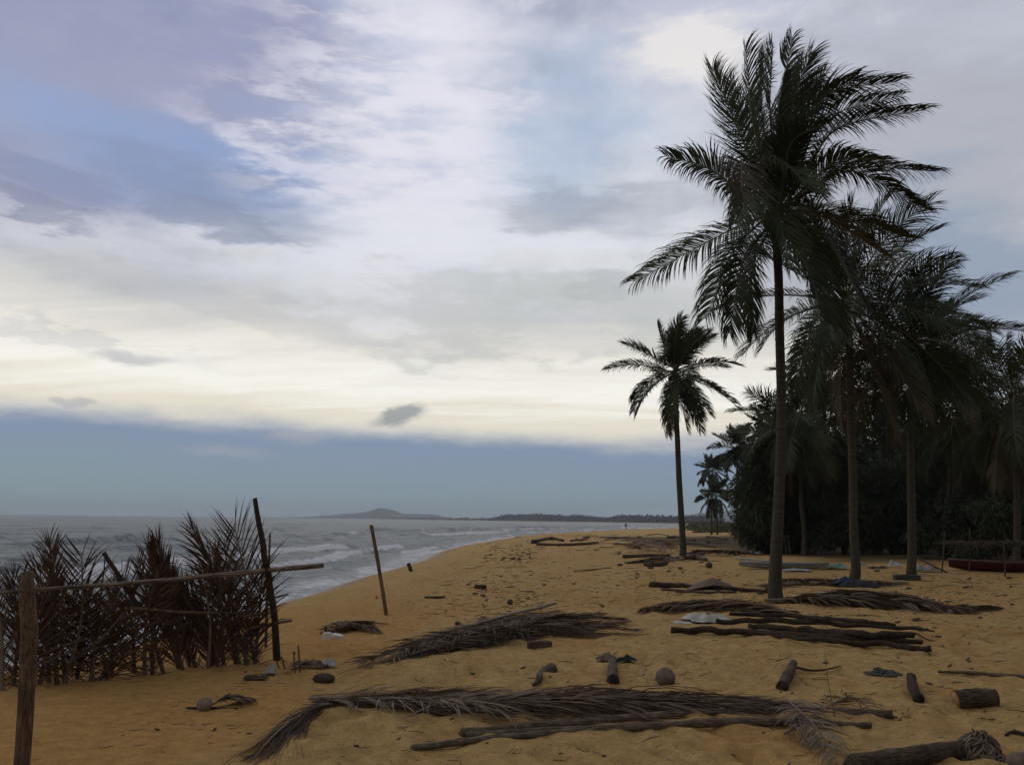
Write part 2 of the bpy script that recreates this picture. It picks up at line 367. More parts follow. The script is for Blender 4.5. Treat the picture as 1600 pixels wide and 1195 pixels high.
# ------------------------------------------------------------------ the beach
SEA = -1.2
_sy = np.array([-60, 0, 8, 14.6, 22, 28, 48, 78, 110, 139, 162, 200, 254, 300, 362, 600, 1000, 1600, 3000.])
_sx = np.array([-9.5, -7.2, -7.1, -8.0, -8.0, -7.6, -6.4, -5.6, -3.2, 0.3, 4.8, 13, 29, 44, 69, 122, 205, 330, 620.])
def shore(y): return np.interp(y, _sy, _sx) + (fbm(y * 0.11, y * 0 + 3.3, 2) * np.clip(y / 25.0, 0.4, 2.6))
_dents = []
def sand_h(x, y, dents=True):
    x = np.asarray(x, dtype=float); y = np.asarray(y, dtype=float)
    d = (x - shore(y))
    Wd = np.interp(y, [0, 9, 13, 22, 60, 150, 300], [2.3, 2.3, 4.2, 6.0, 6.5, 8.0, 14.0])
    far = smooth((y - 55) / 120.0)
    top = -0.55 * far + np.clip(d - 22, 0, 40) * 0.022 + smooth((d - 28) / 20) * 0.3 * far
    t = d / Wd
    rise = np.where(t < 0, t * 1.2, smooth(np.clip(t, 0, 1) * 0.5 + 0.0) * 0 + (1 - (1 - np.clip(t, 0, 1)) ** 1.7))
    z = SEA + (top - SEA) * np.clip(rise, -2.0, 1.0)
    k = smooth((t - 0.15) / 0.6)
    z = z + k * (fbm(x * 0.22, y * 0.22, 3) * 0.20 + fbm(x * 0.8 + 9, y * 0.8, 3) * 0.07)
    r = np.hypot(x, y)
    near = np.clip(1 - (r - 14) / 25.0, 0, 1)
    calm = smooth((x + 1.9 - 0.05 * y) / 0.8)            # the sea-side strip in front of the fence lies smooth
    z = z + k * near * (0.25 + 0.75 * calm) * (fbm(x * 2.7, y * 2.7, 3) * 0.11 + fbm(x * 7.1 + 4, y * 7.1, 2) * 0.045)
    if dents:
        for cx, cy, a, w, el in _dents:
            q = ((x - cx) ** 2 + ((y - cy) * el) ** 2) / (w * w)
            z = z - a * np.exp(-q) + 0.25 * a * np.exp(-(np.sqrt(q) - 1.6) ** 2 * 2)
    return z
_SS = np.geomspace(2.0, 600, 1400)
def G(px, py, up=0.0):
    """the point of the beach seen at a photo pixel"""
    d = ray(px, py); P = EYE + d * _SS[:, None]
    below = P[:, 2] - sand_h(P[:, 0], P[:, 1], False)
    k = int(np.argmax(below < 0)) if (below < 0).any() else len(_SS) - 1
    k = max(k, 1); a, b = below[k - 1], below[k]; t = a / (a - b) if a != b else 1.0
    p = EYE + d * (_SS[k - 1] + (_SS[k] - _SS[k - 1]) * min(max(t, 0), 1))
    p[2] = hz(p[0], p[1]) + up
    return p
_GR = None
def hz(x, y):
    if _GR is not None and -13.9 < x < 21.9 and 2.1 < y < 59.9:
        u, v = (x + 14) / 0.06, (y - 2) / 0.06; i, j = int(u), int(v); u -= i; v -= j
        return float((_GR[j, i] * (1 - u) + _GR[j, i + 1] * u) * (1 - v) + (_GR[j + 1, i] * (1 - u) + _GR[j + 1, i + 1] * u) * v)
    return float(sand_h(x, y, False))
# trodden hollows and a wash-out behind the frond pile
for (px, py, a, w, el) in [(565, 1022, 0.13, 0.55, 0.9), (700, 1060, 0.05, 0.3, 1), (300, 1120, 0.03, 0.5, 1), (820, 1050, 0.03, 0.2, 1), (520, 1145, 0.05, 0.25, 1), (610, 1155, 0.05, 0.3, 1)]:
    p = G(px, py); _dents.append((p[0], p[1], a, w, el))
_rd = random.Random(5)
for i in range(150):
    px, py = _rd.uniform(330, 1560), _rd.uniform(985, 1190)
    p = G(px, py); _dents.append((p[0], p[1], _rd.uniform(0.015, 0.045), _rd.uniform(0.07, 0.16), _rd.uniform(0.6, 1.2)))

_gx, _gy = np.meshgrid(np.arange(-14, 22.05, 0.06), np.arange(2, 60.05, 0.06))
_g = sand_h(_gx, _gy, False); _m = _gy < 17; _gm = sand_h(_gx[_m], _gy[_m], True); _g[_m] = _gm; _GR = _g
def polar(angs, rads):
    A, Rr = np.meshgrid(angs, rads)
    X = np.sin(A) * Rr; Y = np.cos(A) * Rr
    nr, na = A.shape
    i = np.arange(nr - 1)[:, None] * na + np.arange(na - 1)[None, :]
    Q = np.stack([i, i + na, i + na + 1, i + 1], -1).reshape(-1, 4)
    return X.ravel(), Y.ravel(), Q
angs = np.concatenate([np.radians(np.linspace(-180, -46, 60)), np.radians(np.linspace(-45.9, 45.9, 620)), np.radians(np.linspace(46, 180, 60))])
rads = np.concatenate([[0.01, 0.8, 1.6, 2.4], np.geomspace(3.0, 40, 330), np.geomspace(40.5, 2600, 210)])
X, Y, Q = polar(angs, rads)
Z = np.empty_like(X)
nearm = np.hypot(X, Y) < 16
Z[nearm] = sand_h(X[nearm], Y[nearm], True); Z[~nearm] = sand_h(X[~nearm], Y[~nearm], False)
def f_sand(t, b):
    geo = nd(t, 'ShaderNodeNewGeometry'); v = geo.outputs['Position']
    n1 = tnoise(t, v, 0.55, 5, 0.6); n2 = tnoise(t, v, 3.5, 5, 0.65); n3 = tnoise(t, v, 60, 3, 0.7); n4 = tnoise(t, v, 240, 2, 0.7)
    mp = nd(t, 'ShaderNodeMapping'); t.links.new(v, mp.inputs[0]); mp.inputs['Scale'].default_value = (1.1, 0.35, 1); mp.inputs['Rotation'].default_value = (0, 0, R(-12))
    n5 = tnoise(t, mp.outputs[0], 0.8, 5, 0.62)
    c = tramp(t, n2, [(0.25, (0.44, 0.278, 0.108)), (0.75, (0.60, 0.398, 0.164))])
    red = nd(t, 'ShaderNodeMapRange'); t.links.new(n5, red.inputs[0]); red.inputs[1].default_value = 0.50; red.inputs[2].default_value = 0.66; red.inputs[4].default_value = 0.55
    c = tmix(t, red.outputs[0], c, (0.47, 0.235, 0.070))
    at_ = nd(t, 'ShaderNodeAttribute', attribute_name='wet')
    c = tmix(t, at_.outputs['Fac'], c, (0.17, 0.098, 0.044))
    at3 = nd(t, 'ShaderNodeAttribute', attribute_name='damp')
    c = tmix(t, at3.outputs['Fac'], c, (0.50, 0.265, 0.080))
    at4 = nd(t, 'ShaderNodeAttribute', attribute_name='duff_shade')
    c = tmix(t, at4.outputs['Fac'], c, tramp(t, n2, [(0.3, (0.05, 0.038, 0.024)), (0.7, (0.12, 0.085, 0.05))]))  # litter colour that also carries the shade beneath the bushes
    n8 = tnoise(t, v, 9.0, 5, 0.7)
    c = tmix(t, 0.55, c, tramp(t, n8, [(0.32, (0.60, 0.57, 0.52)), (0.66, (1.30, 1.30, 1.30))]), 'MULTIPLY')
    c = tmix(t, 0.45, c, tramp(t, n3, [(0.3, (0.55, 0.55, 0.55)), (0.72, (1.3, 1.3, 1.3))]), 'MULTIPLY')
    sp_ = nd(t, 'ShaderNodeMapRange'); t.links.new(n4, sp_.inputs[0]); sp_.inputs[1].default_value = 0.66; sp_.inputs[2].default_value = 0.74; sp_.inputs[4].default_value = 0.45
    c = tmix(t, sp_.outputs[0], c, (0.12, 0.07, 0.035))
    t.links.new(c, b.inputs['Base Color'])
    ro = nd(t, 'ShaderNodeMapRange'); t.links.new(at_.outputs['Fac'], ro.inputs[0]); ro.inputs[3].default_value = 0.95; ro.inputs[4].default_value = 0.28
    t.links.new(ro.outputs[0], b.inputs['Roughness'])
    sp2 = nd(t, 'ShaderNodeMapRange'); t.links.new(at_.outputs['Fac'], sp2.inputs[0]); sp2.inputs[3].default_value = 0.08; sp2.inputs[4].default_value = 0.6
    t.links.new(sp2.outputs[0], b.inputs['Specular IOR Level'])
    hsum = nd(t, 'ShaderNodeMath', operation='ADD'); t.links.new(n3, hsum.inputs[0]); t.links.new(n8, hsum.inputs[1])
    tbump(t, b, hsum.outputs[0], 0.9, 0.035)
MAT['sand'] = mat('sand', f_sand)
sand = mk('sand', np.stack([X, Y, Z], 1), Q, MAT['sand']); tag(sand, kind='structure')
dsh = X - shore(Y)
wet = np.clip(1 - (dsh - 0.8 - fbm(X * .6, Y * .25, 3) * 1.2) / (0.9 + 0.012 * np.clip(Y, 0, 200)), 0, 1) * 1.0
aw = sand.data.attributes.new('wet', 'FLOAT', 'POINT'); aw.data.foreach_set('value', wet.astype(np.float32))
damp = smooth(1 - (X + 2.3 - 0.10 * (Y - 6) - fbm(X * 0.9, Y * 0.9, 3) * 2.0) / 1.0) * smooth((24 - Y) / 12) * 0.62
ad = sand.data.attributes.new('damp', 'FLOAT', 'POINT'); ad.data.foreach_set('value', damp.astype(np.float32))

duff_shade = smooth((X - 11.5 + 0.10 * (Y - 40) + fbm(X * .3, Y * .3, 3) * 5) / 4.0) * smooth((Y - 33 + fbm(X * .4 + 7, Y * .4, 3) * 6) / 8.0) * smooth((120 - Y) / 30) * 0.9  # grove floor: leaf litter, with the shade under the trees painted in
ad = sand.data.attributes.new('duff_shade', 'FLOAT', 'POINT'); ad.data.foreach_set('value', duff_shade.astype(np.float32))

# ------------------------------------------------------------------ the sea
angs = np.concatenate([np.radians(np.linspace(-130, -46, 50)), np.radians(np.linspace(-45.8, 24, 620))])
rads = np.concatenate([np.geomspace(8.5, 60, 230), np.geomspace(60.6, 420, 300), np.geomspace(426, 12000, 70)])
X, Y, Q = polar(angs, rads)
D_ = (shore(Y) - X); D_ = D_ * np.interp(Y, [0, 90, 140, 260, 400], [0.98, 0.96, 0.85, 0.85, 0.8])
rr = np.hypot(X, Y)
Z = np.zeros_like(X); foam = np.zeros_like(X)
ph = fbm(X * 0.05, Y * 0.05, 3)
for i, (d0, A, wd) in enumerate([(2.6, 0.16, 0.7), (6.0, 0.28, 1.0), (11, 0.36, 1.3), (17.5, 0.48, 1.6), (25, 0.62, 1.9), (34, 0.55, 2.3), (46, 0.42, 3.0), (62, 0.35, 3.4), (85, 0.3, 4), (115, 0.3, 5)]):
    warp = fbm(Y * 0.045 + 31 * i, X * 0.015 + i, 3) * (3.0 + d0 * 0.28) + ph * 3
    q = D_ - d0 - warp
    s = np.where(q < 0, q / (wd * 0.55), q / (wd * 1.25))      # steep shoreward face
    am = np.clip(fbm(Y * 0.05 + 7.7 * i, X * 0.02 + 11 * i, 3) * 2.6 + 0.62, 0.15, 1.25)
    b_ = np.exp(-s * s)
    Z += 1.25 * A * am * b_
    br = smooth((am - 0.62) / 0.35) * np.clip(1.15 - d0 / 46.0, 0, 1)
    foam = np.maximum(foam, br * np.exp(-((q + wd * 0.35) / (wd * 0.55)) ** 2) * 1.15)
    foam = np.maximum(foam, br * 0.55 * np.exp(-np.clip(q, 0, None) / (2.6 + d0 * 0.05)) * (q > 0))
    foam = np.maximum(foam, br * 0.45 * np.exp(np.clip(q + wd, None, 0) / 2.2) * (q < 0))
lace = fbm(X * 1.3, Y * 1.3, 4)
foam = np.maximum(foam, smooth(1 - (D_ - 1.0) / 3.2) * 0.75 + 0)          # swash
foam = np.maximum(foam, 0.62 * smooth(1 - D_ / 34) * (0.65 + lace * 1.0))
fade = np.clip(1 - rr / 420, 0, 1)
Z += fade * (fbm(X * 0.55 + 3, Y * 0.8, 3) * 0.34 + fbm(X * 1.9, Y * 2.4, 3) * 0.15) * smooth(D_ / 4.0) + fade * (fbm(X * 0.12, Y * 0.3, 3) * 0.30) * smooth(D_ / 15)
zz = SEA + Z * smooth(D_ / 3.0 + 0.15)
zz += np.where(D_ < 0, -0.02 + D_ * 0.03, 0)
def f_sea(t, b):
    geo = nd(t, 'ShaderNodeNewGeometry'); v = geo.outputs['Position']
    a = nd(t, 'ShaderNodeAttribute', attribute_name='foam')
    n1 = tnoise(t, v, 2.2, 6, 0.68); n2 = tnoise(t, v, 0.35, 5, 0.6)
    mp = nd(t, 'ShaderNodeMapping'); t.links.new(v, mp.inputs[0]); mp.inputs['Scale'].default_value = (0.35, 1.0, 1); mp.inputs['Rotation'].default_value = (0, 0, R(15))
    n3 = tnoise(t, mp.outputs[0], 1.1, 6, 0.65); n4 = tnoise(t, mp.outputs[0], 0.12, 6, 0.6)
    mp2 = nd(t, 'ShaderNodeMapping'); t.links.new(v, mp2.inputs[0]); mp2.inputs['Scale'].default_value = (1.0, 0.4, 1); mp2.inputs['Rotation'].default_value = (0, 0, R(-8))
    n6 = tnoise(t, mp2.outputs[0], 0.42, 6, 0.7); nm = nd(t, 'ShaderNodeMath', operation='ADD'); t.links.new(n1, nm.inputs[0]); t.links.new(n6, nm.inputs[1])
    k = nd(t, 'ShaderNodeMath', operation='MULTIPLY_ADD'); t.links.new(nm.outputs[0], k.inputs[0]); k.inputs[1].default_value = 1.35; t.links.new(a.outputs['Fac'], k.inputs[2])
    fm = nd(t, 'ShaderNodeMapRange', interpolation_type='SMOOTHSTEP'); t.links.new(k.outputs[0], fm.inputs[0]); fm.inputs[1].default_value = 1.72; fm.inputs[2].default_value = 2.30
    deep = tramp(t, n2, [(0.3, (0.068, 0.086, 0.078)), (0.7, (0.105, 0.122, 0.108))])
    c = tmix(t, fm.outputs[0], deep, (0.66, 0.65, 0.66))
    t.links.new(c, b.inputs['Base Color'])
    ro = nd(t, 'ShaderNodeMapRange'); t.links.new(fm.outputs[0], ro.inputs[0]); ro.inputs[3].default_value = 0.34; ro.inputs[4].default_value = 0.9; b.inputs['Specular IOR Level'].default_value = 0.30
    t.links.new(ro.outputs[0], b.inputs['Roughness']); b.inputs['IOR'].default_value = 1.33
    hs = nd(t, 'ShaderNodeMath', operation='MULTIPLY_ADD'); t.links.new(n4, hs.inputs[0]); hs.inputs[1].default_value = 5.0; t.links.new(n3, hs.inputs[2])
    tbump(t, b, hs.outputs[0], 0.9, 0.30)
MAT['sea'] = mat('sea_water', f_sea)
keep = (D_ > -3.0)
qk = keep[Q].all(axis=1)
Q = Q[qk]; used = np.unique(Q); remap = -np.ones(len(X), dtype=int); remap[used] = np.arange(len(used)); Q = remap[Q]
sea = mk('sea', np.stack([X, Y, zz], 1)[used], Q, MAT['sea']); tag(sea, kind='structure')
af = sea.data.attributes.new('foam', 'FLOAT', 'POINT'); af.data.foreach_set('value', foam[used].astype(np.float32))

# ------------------------------------------------------------------ far coast
def ridge(name, prof, Yc, depth, m_, base=-3.0, jag=0.0, seed=0):
    """prof: (px, height above the sea horizon in photo px) -> a solid hill range at distance Yc with real depth"""
    pxs = np.linspace(prof[0][0], prof[-1][0], 160)
    hs = np.interp(pxs, [p[0] for p in prof], [p[1] for p in prof])
    hs = hs + fbm(pxs * 0.06 + seed, pxs * 0 + seed, 3) * 2.2 * np.clip(hs / 5, 0, 1)
    rows = []
    for k, s in enumerate(np.linspace(-1, 1, 13)):
        fall = (1 - s * s) ** 0.8
        y = Yc + s * depth
        x = (pxs - 800) / F * Yc
        z = base + (hs / F * Yc) * fall * (0.85 + 0.3 * (fbm(pxs * 0.05 + k * 3, pxs * 0 + k, 2) + 0.5) * (abs(s) > 0.1) + 0.15 * (abs(s) <= 0.1))
        rows.append(np.stack([x, np.full_like(x, y), z], 1))
    n = len(pxs); V = np.vstack(rows)
    Fq = [(k * n + i, k * n + i + 1, (k + 1) * n + i + 1, (k + 1) * n + i) for k in range(12) for i in range(n - 1)]
    o = mk(name, V, Fq, m_); tag(o, kind='structure'); return o
ridge('hills', [(430, 0), (450, 1), (500, 2.5), (520, 5), (545, 7), (565, 8), (585, 12), (604, 17), (622, 12), (635, 8), (655, 9), (680, 8), (705, 3), (740, 1), (780, 0)], 5200, 500, MAT['hill'])
ridge('hills', [(700, 0), (740, 2), (780, 4), (820, 3), (860, 3), (885, 8), (900, 10), (920, 9), (945, 4), (1000, 2), (1050, 2)], 4600, 400, MAT['hill'], seed=4)
ridge('hills', [(1010, 0), (1060, 9), (1100, 16), (1150, 22), (1250, 18), (1400, 14), (1600, 10)], 3800, 400, MAT['hill'], seed=8)
# low spit of land that carries the far wood
pts = [(560, 4200), (780, 2100), (900, 1750), (1000, 1450), (1060, 1250), (1130, 1150), (1350, 1150), (1350, 2600), (1000, 3200), (700, 4600)]
V = [((p - 800) / F * y, y, SEA + 0.9) for p, y in pts] + [((p - 800) / F * y, y, SEA - 2) for p, y in pts]
n = len(pts)
far_land = mk('far_shore', V, [tuple(range(n))[::-1]] + [(i, (i + 1) % n, n + (i + 1) % n, n + i) for i in range(n)], MAT['sand'], smooth=False); tag(far_land, kind='structure')
def leaf_cloud(centers, radii, count, size, rng, droop=0.4, aspect=4.0, shell=0.55):
    """many small leaf blades spread through blobs"""
    C = np.asarray(centers); Rd = np.asarray(radii)
    vol = np.prod(Rd, 1) ** 0.67; idx = rng.choice(len(C), count, p=vol / vol.sum())
    u = rng.normal(size=(count, 3)); u /= np.linalg.norm(u, axis=1)[:, None]
    rad = shell + (1 - shell) * rng.random(count) ** 0.7
    P = C[idx] + u * Rd[idx] * rad[:, None]
    d = u * 0.8 + rng.normal(size=(count, 3)) * 0.7; d[:, 2] -= droop; d /= np.linalg.norm(d, axis=1)[:, None]
    w = np.cross(d, rng.normal(size=(count, 3))); w /= np.linalg.norm(w, axis=1)[:, None]
    L = size * (0.6 + 0.8 * rng.random(count))[:, None]
    a = P; b = P + d * L * 0.5 + w * L / aspect * 0.5; c = P + d * L - np.array((0, 0, 0.15)) * L; e = P + d * L * 0.5 - w * L / aspect * 0.5
    V = np.stack([a, b, c, e], 1).reshape(-1, 3)
    return V, np.arange(count * 4).reshape(-1, 4)
# the distant wood: reads as one mass
cs, rs = [], []
for i in range(900):
    px = rnd.uniform(600, 1130); yb = np.interp(px, [560, 780, 900, 1000, 1060, 1130], [4200, 2150, 1800, 1500, 1300, 1200]) * rnd.uniform(1.01, 1.14)
    hpx = np.interp(px, [600, 700, 775, 790, 840, 900, 940, 970, 1000, 1060, 1130], [1.5, 2.5, 3.0, 7, 9, 8, 6, 8.5, 9, 8, 10]) * rnd.uniform(0.55, 1.12)
    hh = hpx / F * yb
    cs.append(((px - 800) / F * yb, yb, SEA + 0.9 + hh * 0.55)); rs.append((hh * rnd.uniform(0.3, 0.75), hh * 0.5, hh * 0.55))
V, Fq = leaf_cloud(cs, rs, 26000, 4.2, RG, 0.1, 1.6, 0.3)
far_wood = mk('far_wood', V, Fq, MAT['far'], smooth=False)
tag(far_wood, 'dark strip of distant trees along the far shore', 'trees', kind='stuff')

# ------------------------------------------------------------------ palms
def frond_path(base, az, el, L, droop, wind, n=16):
    d = np.array((math.cos(el) * math.sin(az), math.cos(el) * math.cos(az), math.sin(el)))
    P = [np.asarray(base, dtype=float)]
    for i in range(n - 1):
        t = i / (n - 1)
        d = nrm(d + (np.array((0, 0, -1.0)) * droop * (0.4 + 1.6 * t) + np.array((1.0, 0.05, 0.05)) * wind * (0.3 + 1.3 * t)) / (n - 1))
        P.append(P[-1] + d * L / (n - 1))
    return np.array(P)
def leaflets(path, nl, Lmax, width, rng, wind=0.35, droop=0.5, twist=0.0, start=0.16, ang=(68, 22), axis=None, vee=0.25, clamp=None, lay_=0.0, gap=0.03, segs=3, curl=0.0, jitter=7):
    P = np.asarray(path); n = len(P); cum = np.concatenate([[0], np.cumsum(np.linalg.norm(np.diff(P, axis=0), axis=1))]); cum /= cum[-1]
    Tg = np.gradient(P, axis=0); Tg /= np.linalg.norm(Tg, axis=1)[:, None]
    up = np.array((0, 0, 1.0))
    V, Fc = [], []
    wv = np.array((1.0, 0.1, 0.1)); g = np.array((0, 0, -1.0))
    for side in (-1, 1):
        for j in range(nl):
            t = start + (1 - start) * (j + 0.5 * rng.random()) / nl
            if rng.random() < gap: continue
            p = np.array([np.interp(t, cum, P[:, k]) for k in range(3)]); T = nrm([np.interp(t, cum, Tg[:, k]) for k in range(3)])
            N = up if axis is None else axis
            S = np.cross(T, N)
            if np.linalg.norm(S) < 0.2: S = np.cross(T, np.array((0, 1.0, 0)))
            S = nrm(S); N = np.cross(S, T)
            if twist: S = S * math.cos(twist) + N * math.sin(twist); N = np.cross(S, T)
            s = (t - start) / (1 - start)
            a = R(ang[0] + (ang[1] - ang[0]) * s + rng.gauss(0, jitter * .7))
            L = Lmax * (0.35 + 0.65 * math.sin(math.pi * min(1, 0.18 + 0.80 * s)) ** 0.7) * rng.uniform(0.82, 1.1)
            d = nrm(T * math.cos(a) + S * side * math.sin(a) + N * (vee + rng.uniform(-.12, .12)))
            w = T - d * np.dot(T, d)
            w = nrm(w)
            if jitter > 10: rl = rng.uniform(-1.2, 1.2); w = w * math.cos(rl) + np.cross(d, w) * math.sin(rl)
            w = w * width * (0.75 + 0.4 * math.sin(math.pi * s))
            pts = [p]; q = p.copy(); dd = d.copy()
            dr = droop * rng.uniform(0.6, 1.5)
            for k in range(segs):
                q = q + dd * L / segs
                if clamp is not None:
                    zf = clamp(q[0], q[1]); q = q.copy(); q[2] = max(q[2], zf + rng.uniform(0.004, 0.03))
                pts.append(q)
                dd = nrm(dd + g * dr * (k + 1) / segs + wv * wind * (k + 1) / segs + T * curl)
            b0 = len(V)
            prof = {2: [0.6, 1.0, 0.0], 3: [0.55, 1.0, 0.72, 0.0], 4: [0.5, 1.0, 0.85, 0.5, 0.0]}[segs]
            for k in range(segs):
                V.append(pts[k] - w * prof[k] * 0.5); V.append(pts[k] + w * prof[k] * 0.5)
            V.append(pts[segs])
            for k in range(segs - 1): Fc.append((b0 + 2 * k, b0 + 2 * k + 1, b0 + 2 * k + 3, b0 + 2 * k + 2))
            Fc.append((b0 + 2 * segs - 2, b0 + 2 * segs - 1, b0 + 2 * segs))
    return np.array(V), Fc
def add_frond(parent, path, nl, Lmax, width, rng, old=False, r0=0.035, **kw):
    V, Fc = tube(path, np.linspace(r0, 0.004, len(path)), 5)
    fo = child('frond', V, Fc, MAT['rib'], parent)
    V, Fc = leaflets(path, nl, Lmax, width, rng, **kw)
    lf = child('leaflets', V, Fc, MAT['leaf_old'] if old else MAT['leaf'], fo, False); lf['kind'] = 'stuff'
    return fo
def trunk(parent, pts, rads, sides=14, step=0.09):
    L = sum(np.linalg.norm(np.subtract(pts[i + 1], pts[i])) for i in range(len(pts) - 1))
    n = max(12, int(L / step * 2)); P = spline(pts, n); tw = np.linspace(0, 3.2, n); sw = rnd.uniform(0, 90)
    P[:, 0] += fbm(tw + sw, tw * 0 + sw, 2) * 0.22 * np.sin(np.linspace(0, math.pi, n))
    rad = np.interp(np.linspace(0, 1, n), np.linspace(0, 1, len(rads)), rads)
    rad = rad * (1 + 0.035 * (np.arange(n) % 2)) * (1 + 0.03 * np.array([rnd.uniform(-1, 1) for _ in range(n)]))
    V, Fc = tube(P, rad, sides, rough=0.02, rng=rnd)
    return child('trunk', V, Fc, MAT['trunk'], parent)
def coconuts(parent, c, k, rng, r=0.12, spread=0.32):
    for i in range(k):
        a = rng.uniform(0, 6.28); p = np.array(c) + np.array((math.cos(a) * spread, math.sin(a) * spread, -rng.uniform(0.1, 0.45)))
        V, Fc = ball(r, rng, 8, 6); child('coconut', V * np.array((1, 1, 1.25)) + p, Fc, MAT['leaf_old'], parent)
def ball(r, rng, nu=12, nv=8, bump=0.08):
    V = [(0, 0, r)]; Fc = []
    for i in range(1, nv):
        th = math.pi * i / nv
        for k in range(nu):
            ph_ = 2 * math.pi * k / nu; q = r * (1 + bump * math.cos(3 * ph_) * math.sin(th) + rng.uniform(-bump, bump) * 0.4)
            V.append((q * math.sin(th) * math.cos(ph_), q * math.sin(th) * math.sin(ph_), q * math.cos(th)))
    V.append((0, 0, -r)); e = len(V) - 1
    Fc += [(0, 1 + k, 1 + (k + 1) % nu) for k in range(nu)]
    for i in range(nv - 2):
        for k in range(nu): a = 1 + i * nu; Fc.append((a + k, a + nu + k, a + nu + (k + 1) % nu, a + (k + 1) % nu))
    a = 1 + (nv - 2) * nu; Fc += [(a + k, e, a + (k + 1) % nu) for k in range(nu)]
    return np.array(V), Fc

# -- the tall palm in front: its crown is blown to the right
HY = G(1212, 938)[1]
b0 = G(1212, 938); c0 = at(1211, 338, HY); px2m = HY / F
hero = empty('palm_tree', b0, 'tallest coconut palm, its bare trunk rising from the sand beside brown fronds', 'palm tree', 'coconut palms')
trunk(hero, [b0 - (0, 0, 0.25), at(1212, 915, HY), at(1215, 800, HY), at(1217, 650, HY), at(1217, 500, HY), at(1214, 400, HY), c0], [0.205, 0.138, 0.112, 0.102, 0.096, 0.09, 0.11])
rg = random.Random(3)
HF = [  # via px, tip px, depth via, depth tip (m), twist deg, old
 ((1150, 195), (1113, 95), 0.3, 0.5, 75, 0), ((1175, 180), (1165, 62), -0.4, -0.6, 60, 0), ((1190, 170), (1193, 78), 0.7, 1.2, 80, 0),
 ((1222, 150), (1238, 48), 0.2, 0.2, 70, 0), ((1238, 165), (1268, 72), -0.5, -0.9, 70, 0), ((1250, 175), (1290, 100), 0.9, 1.4, 60, 0),
 ((1285, 150), (1402, 118), -0.3, -0.5, 20, 0), ((1290, 185), (1408, 150), 0.7, 1.2, 30, 0), ((1312, 200), (1446, 172), 0.2, 0.3, 15, 0),
 ((1330, 262), (1460, 268), -0.2, -0.3, 0, 0), ((1335, 268), (1440, 325), 0.6, 0.9, 0, 0), ((1310, 250), (1380, 250), -1.6, -2.4, 20, 0),
 ((1105, 262), (1038, 244), -0.2, -0.3, 78, 0), ((1160, 255), (1160, 330), -1.5, -2.6, 10, 1), ((1125, 368), (990, 440), 0.2, 0.3, 38, 0),
 ((1145, 392), (1102, 498), -0.5, -0.8, 15, 0), ((1160, 410), (1140, 520), -1.1, -1.7, 25, 0), ((1175, 420), (1178, 520), 0.6, 0.8, 20, 0),
 ((1300, 345), (1385, 400), -0.5, -0.8, 0, 1), ((1290, 370), (1345, 470), -1.0, -1.6, 10, 0), ((1255, 400), (1290, 500), -1.4, -2.0, 15, 0),
 ((1300, 335), (1420, 372), 0.6, 0.8, 0, 0), ((1270, 395), (1310, 510), 0.8, 1.2, 10, 0),
 ((1240, 220), (1300, 190), -1.7, -3.0, 20, 0), ((1200, 230), (1230, 200), 1.7, 3.0, 30, 0),
 ((1230, 260), (1270, 300), -2.0, -3.4, 10, 0), ((1180, 300), (1150, 350), -1.9, -3.1, 10, 0), ((1215, 330), (1235, 420), -2.0, -3.0, 10, 0),
 ((1240, 330), (1270, 400), 2.0, 3.2, 10, 0), ((1215, 190), (1225, 105), -0.6, -1.2, 75, 0), ((1203, 165), (1208, 62), 0.5, 0.8, 80, 0), ((1258, 185), (1342, 108), 0.4, 0.6, 45, 0), ((1230, 180), (1254, 88), 0.7, 1.1, 70, 0), ((1170, 205), (1140, 112), 0.9, 1.4, 75, 0),
]
for (v, tp, dv, dt, tw, old) in HF:
    if tp[1] < 135: tp = (tp[0], tp[1] + 10)
    s0 = c0 + np.array((rg.uniform(-.08, .08), rg.uniform(-.08, .08), rg.uniform(-.1, .15)))
    P = spline([s0, s0 + (at(*v, HY + dv) - s0) * 0.5 + np.array((0, 0, 0.06)), at(*v, HY + dv), at(*tp, HY + dt)], 18)
    L = np.linalg.norm(np.diff(P, axis=0), axis=1).sum()
    rightward = (tp[0] - 1211) / 250.0
    add_frond(hero, P, 112, min(1.05, 0.27 * L + 0.08), 0.029, rg, old, segs=4, gap=rg.uniform(.02, .10), jitter=5, r0=0.04, wind=rg.uniform(.25, .5) if rightward > -0.4 else (0.12 if tp[1] > 230 else 0.5), droop=(0.22 if tp[1] < 110 else 0.65) if tp[1] < 230 else 1.0, twist=R(tw + rg.uniform(-12, 12)), ang=(60, 20) if rightward > -0.4 else (72, 34), start=0.14)
coconuts(hero, c0, 5, rg, 0.12, 0.26)

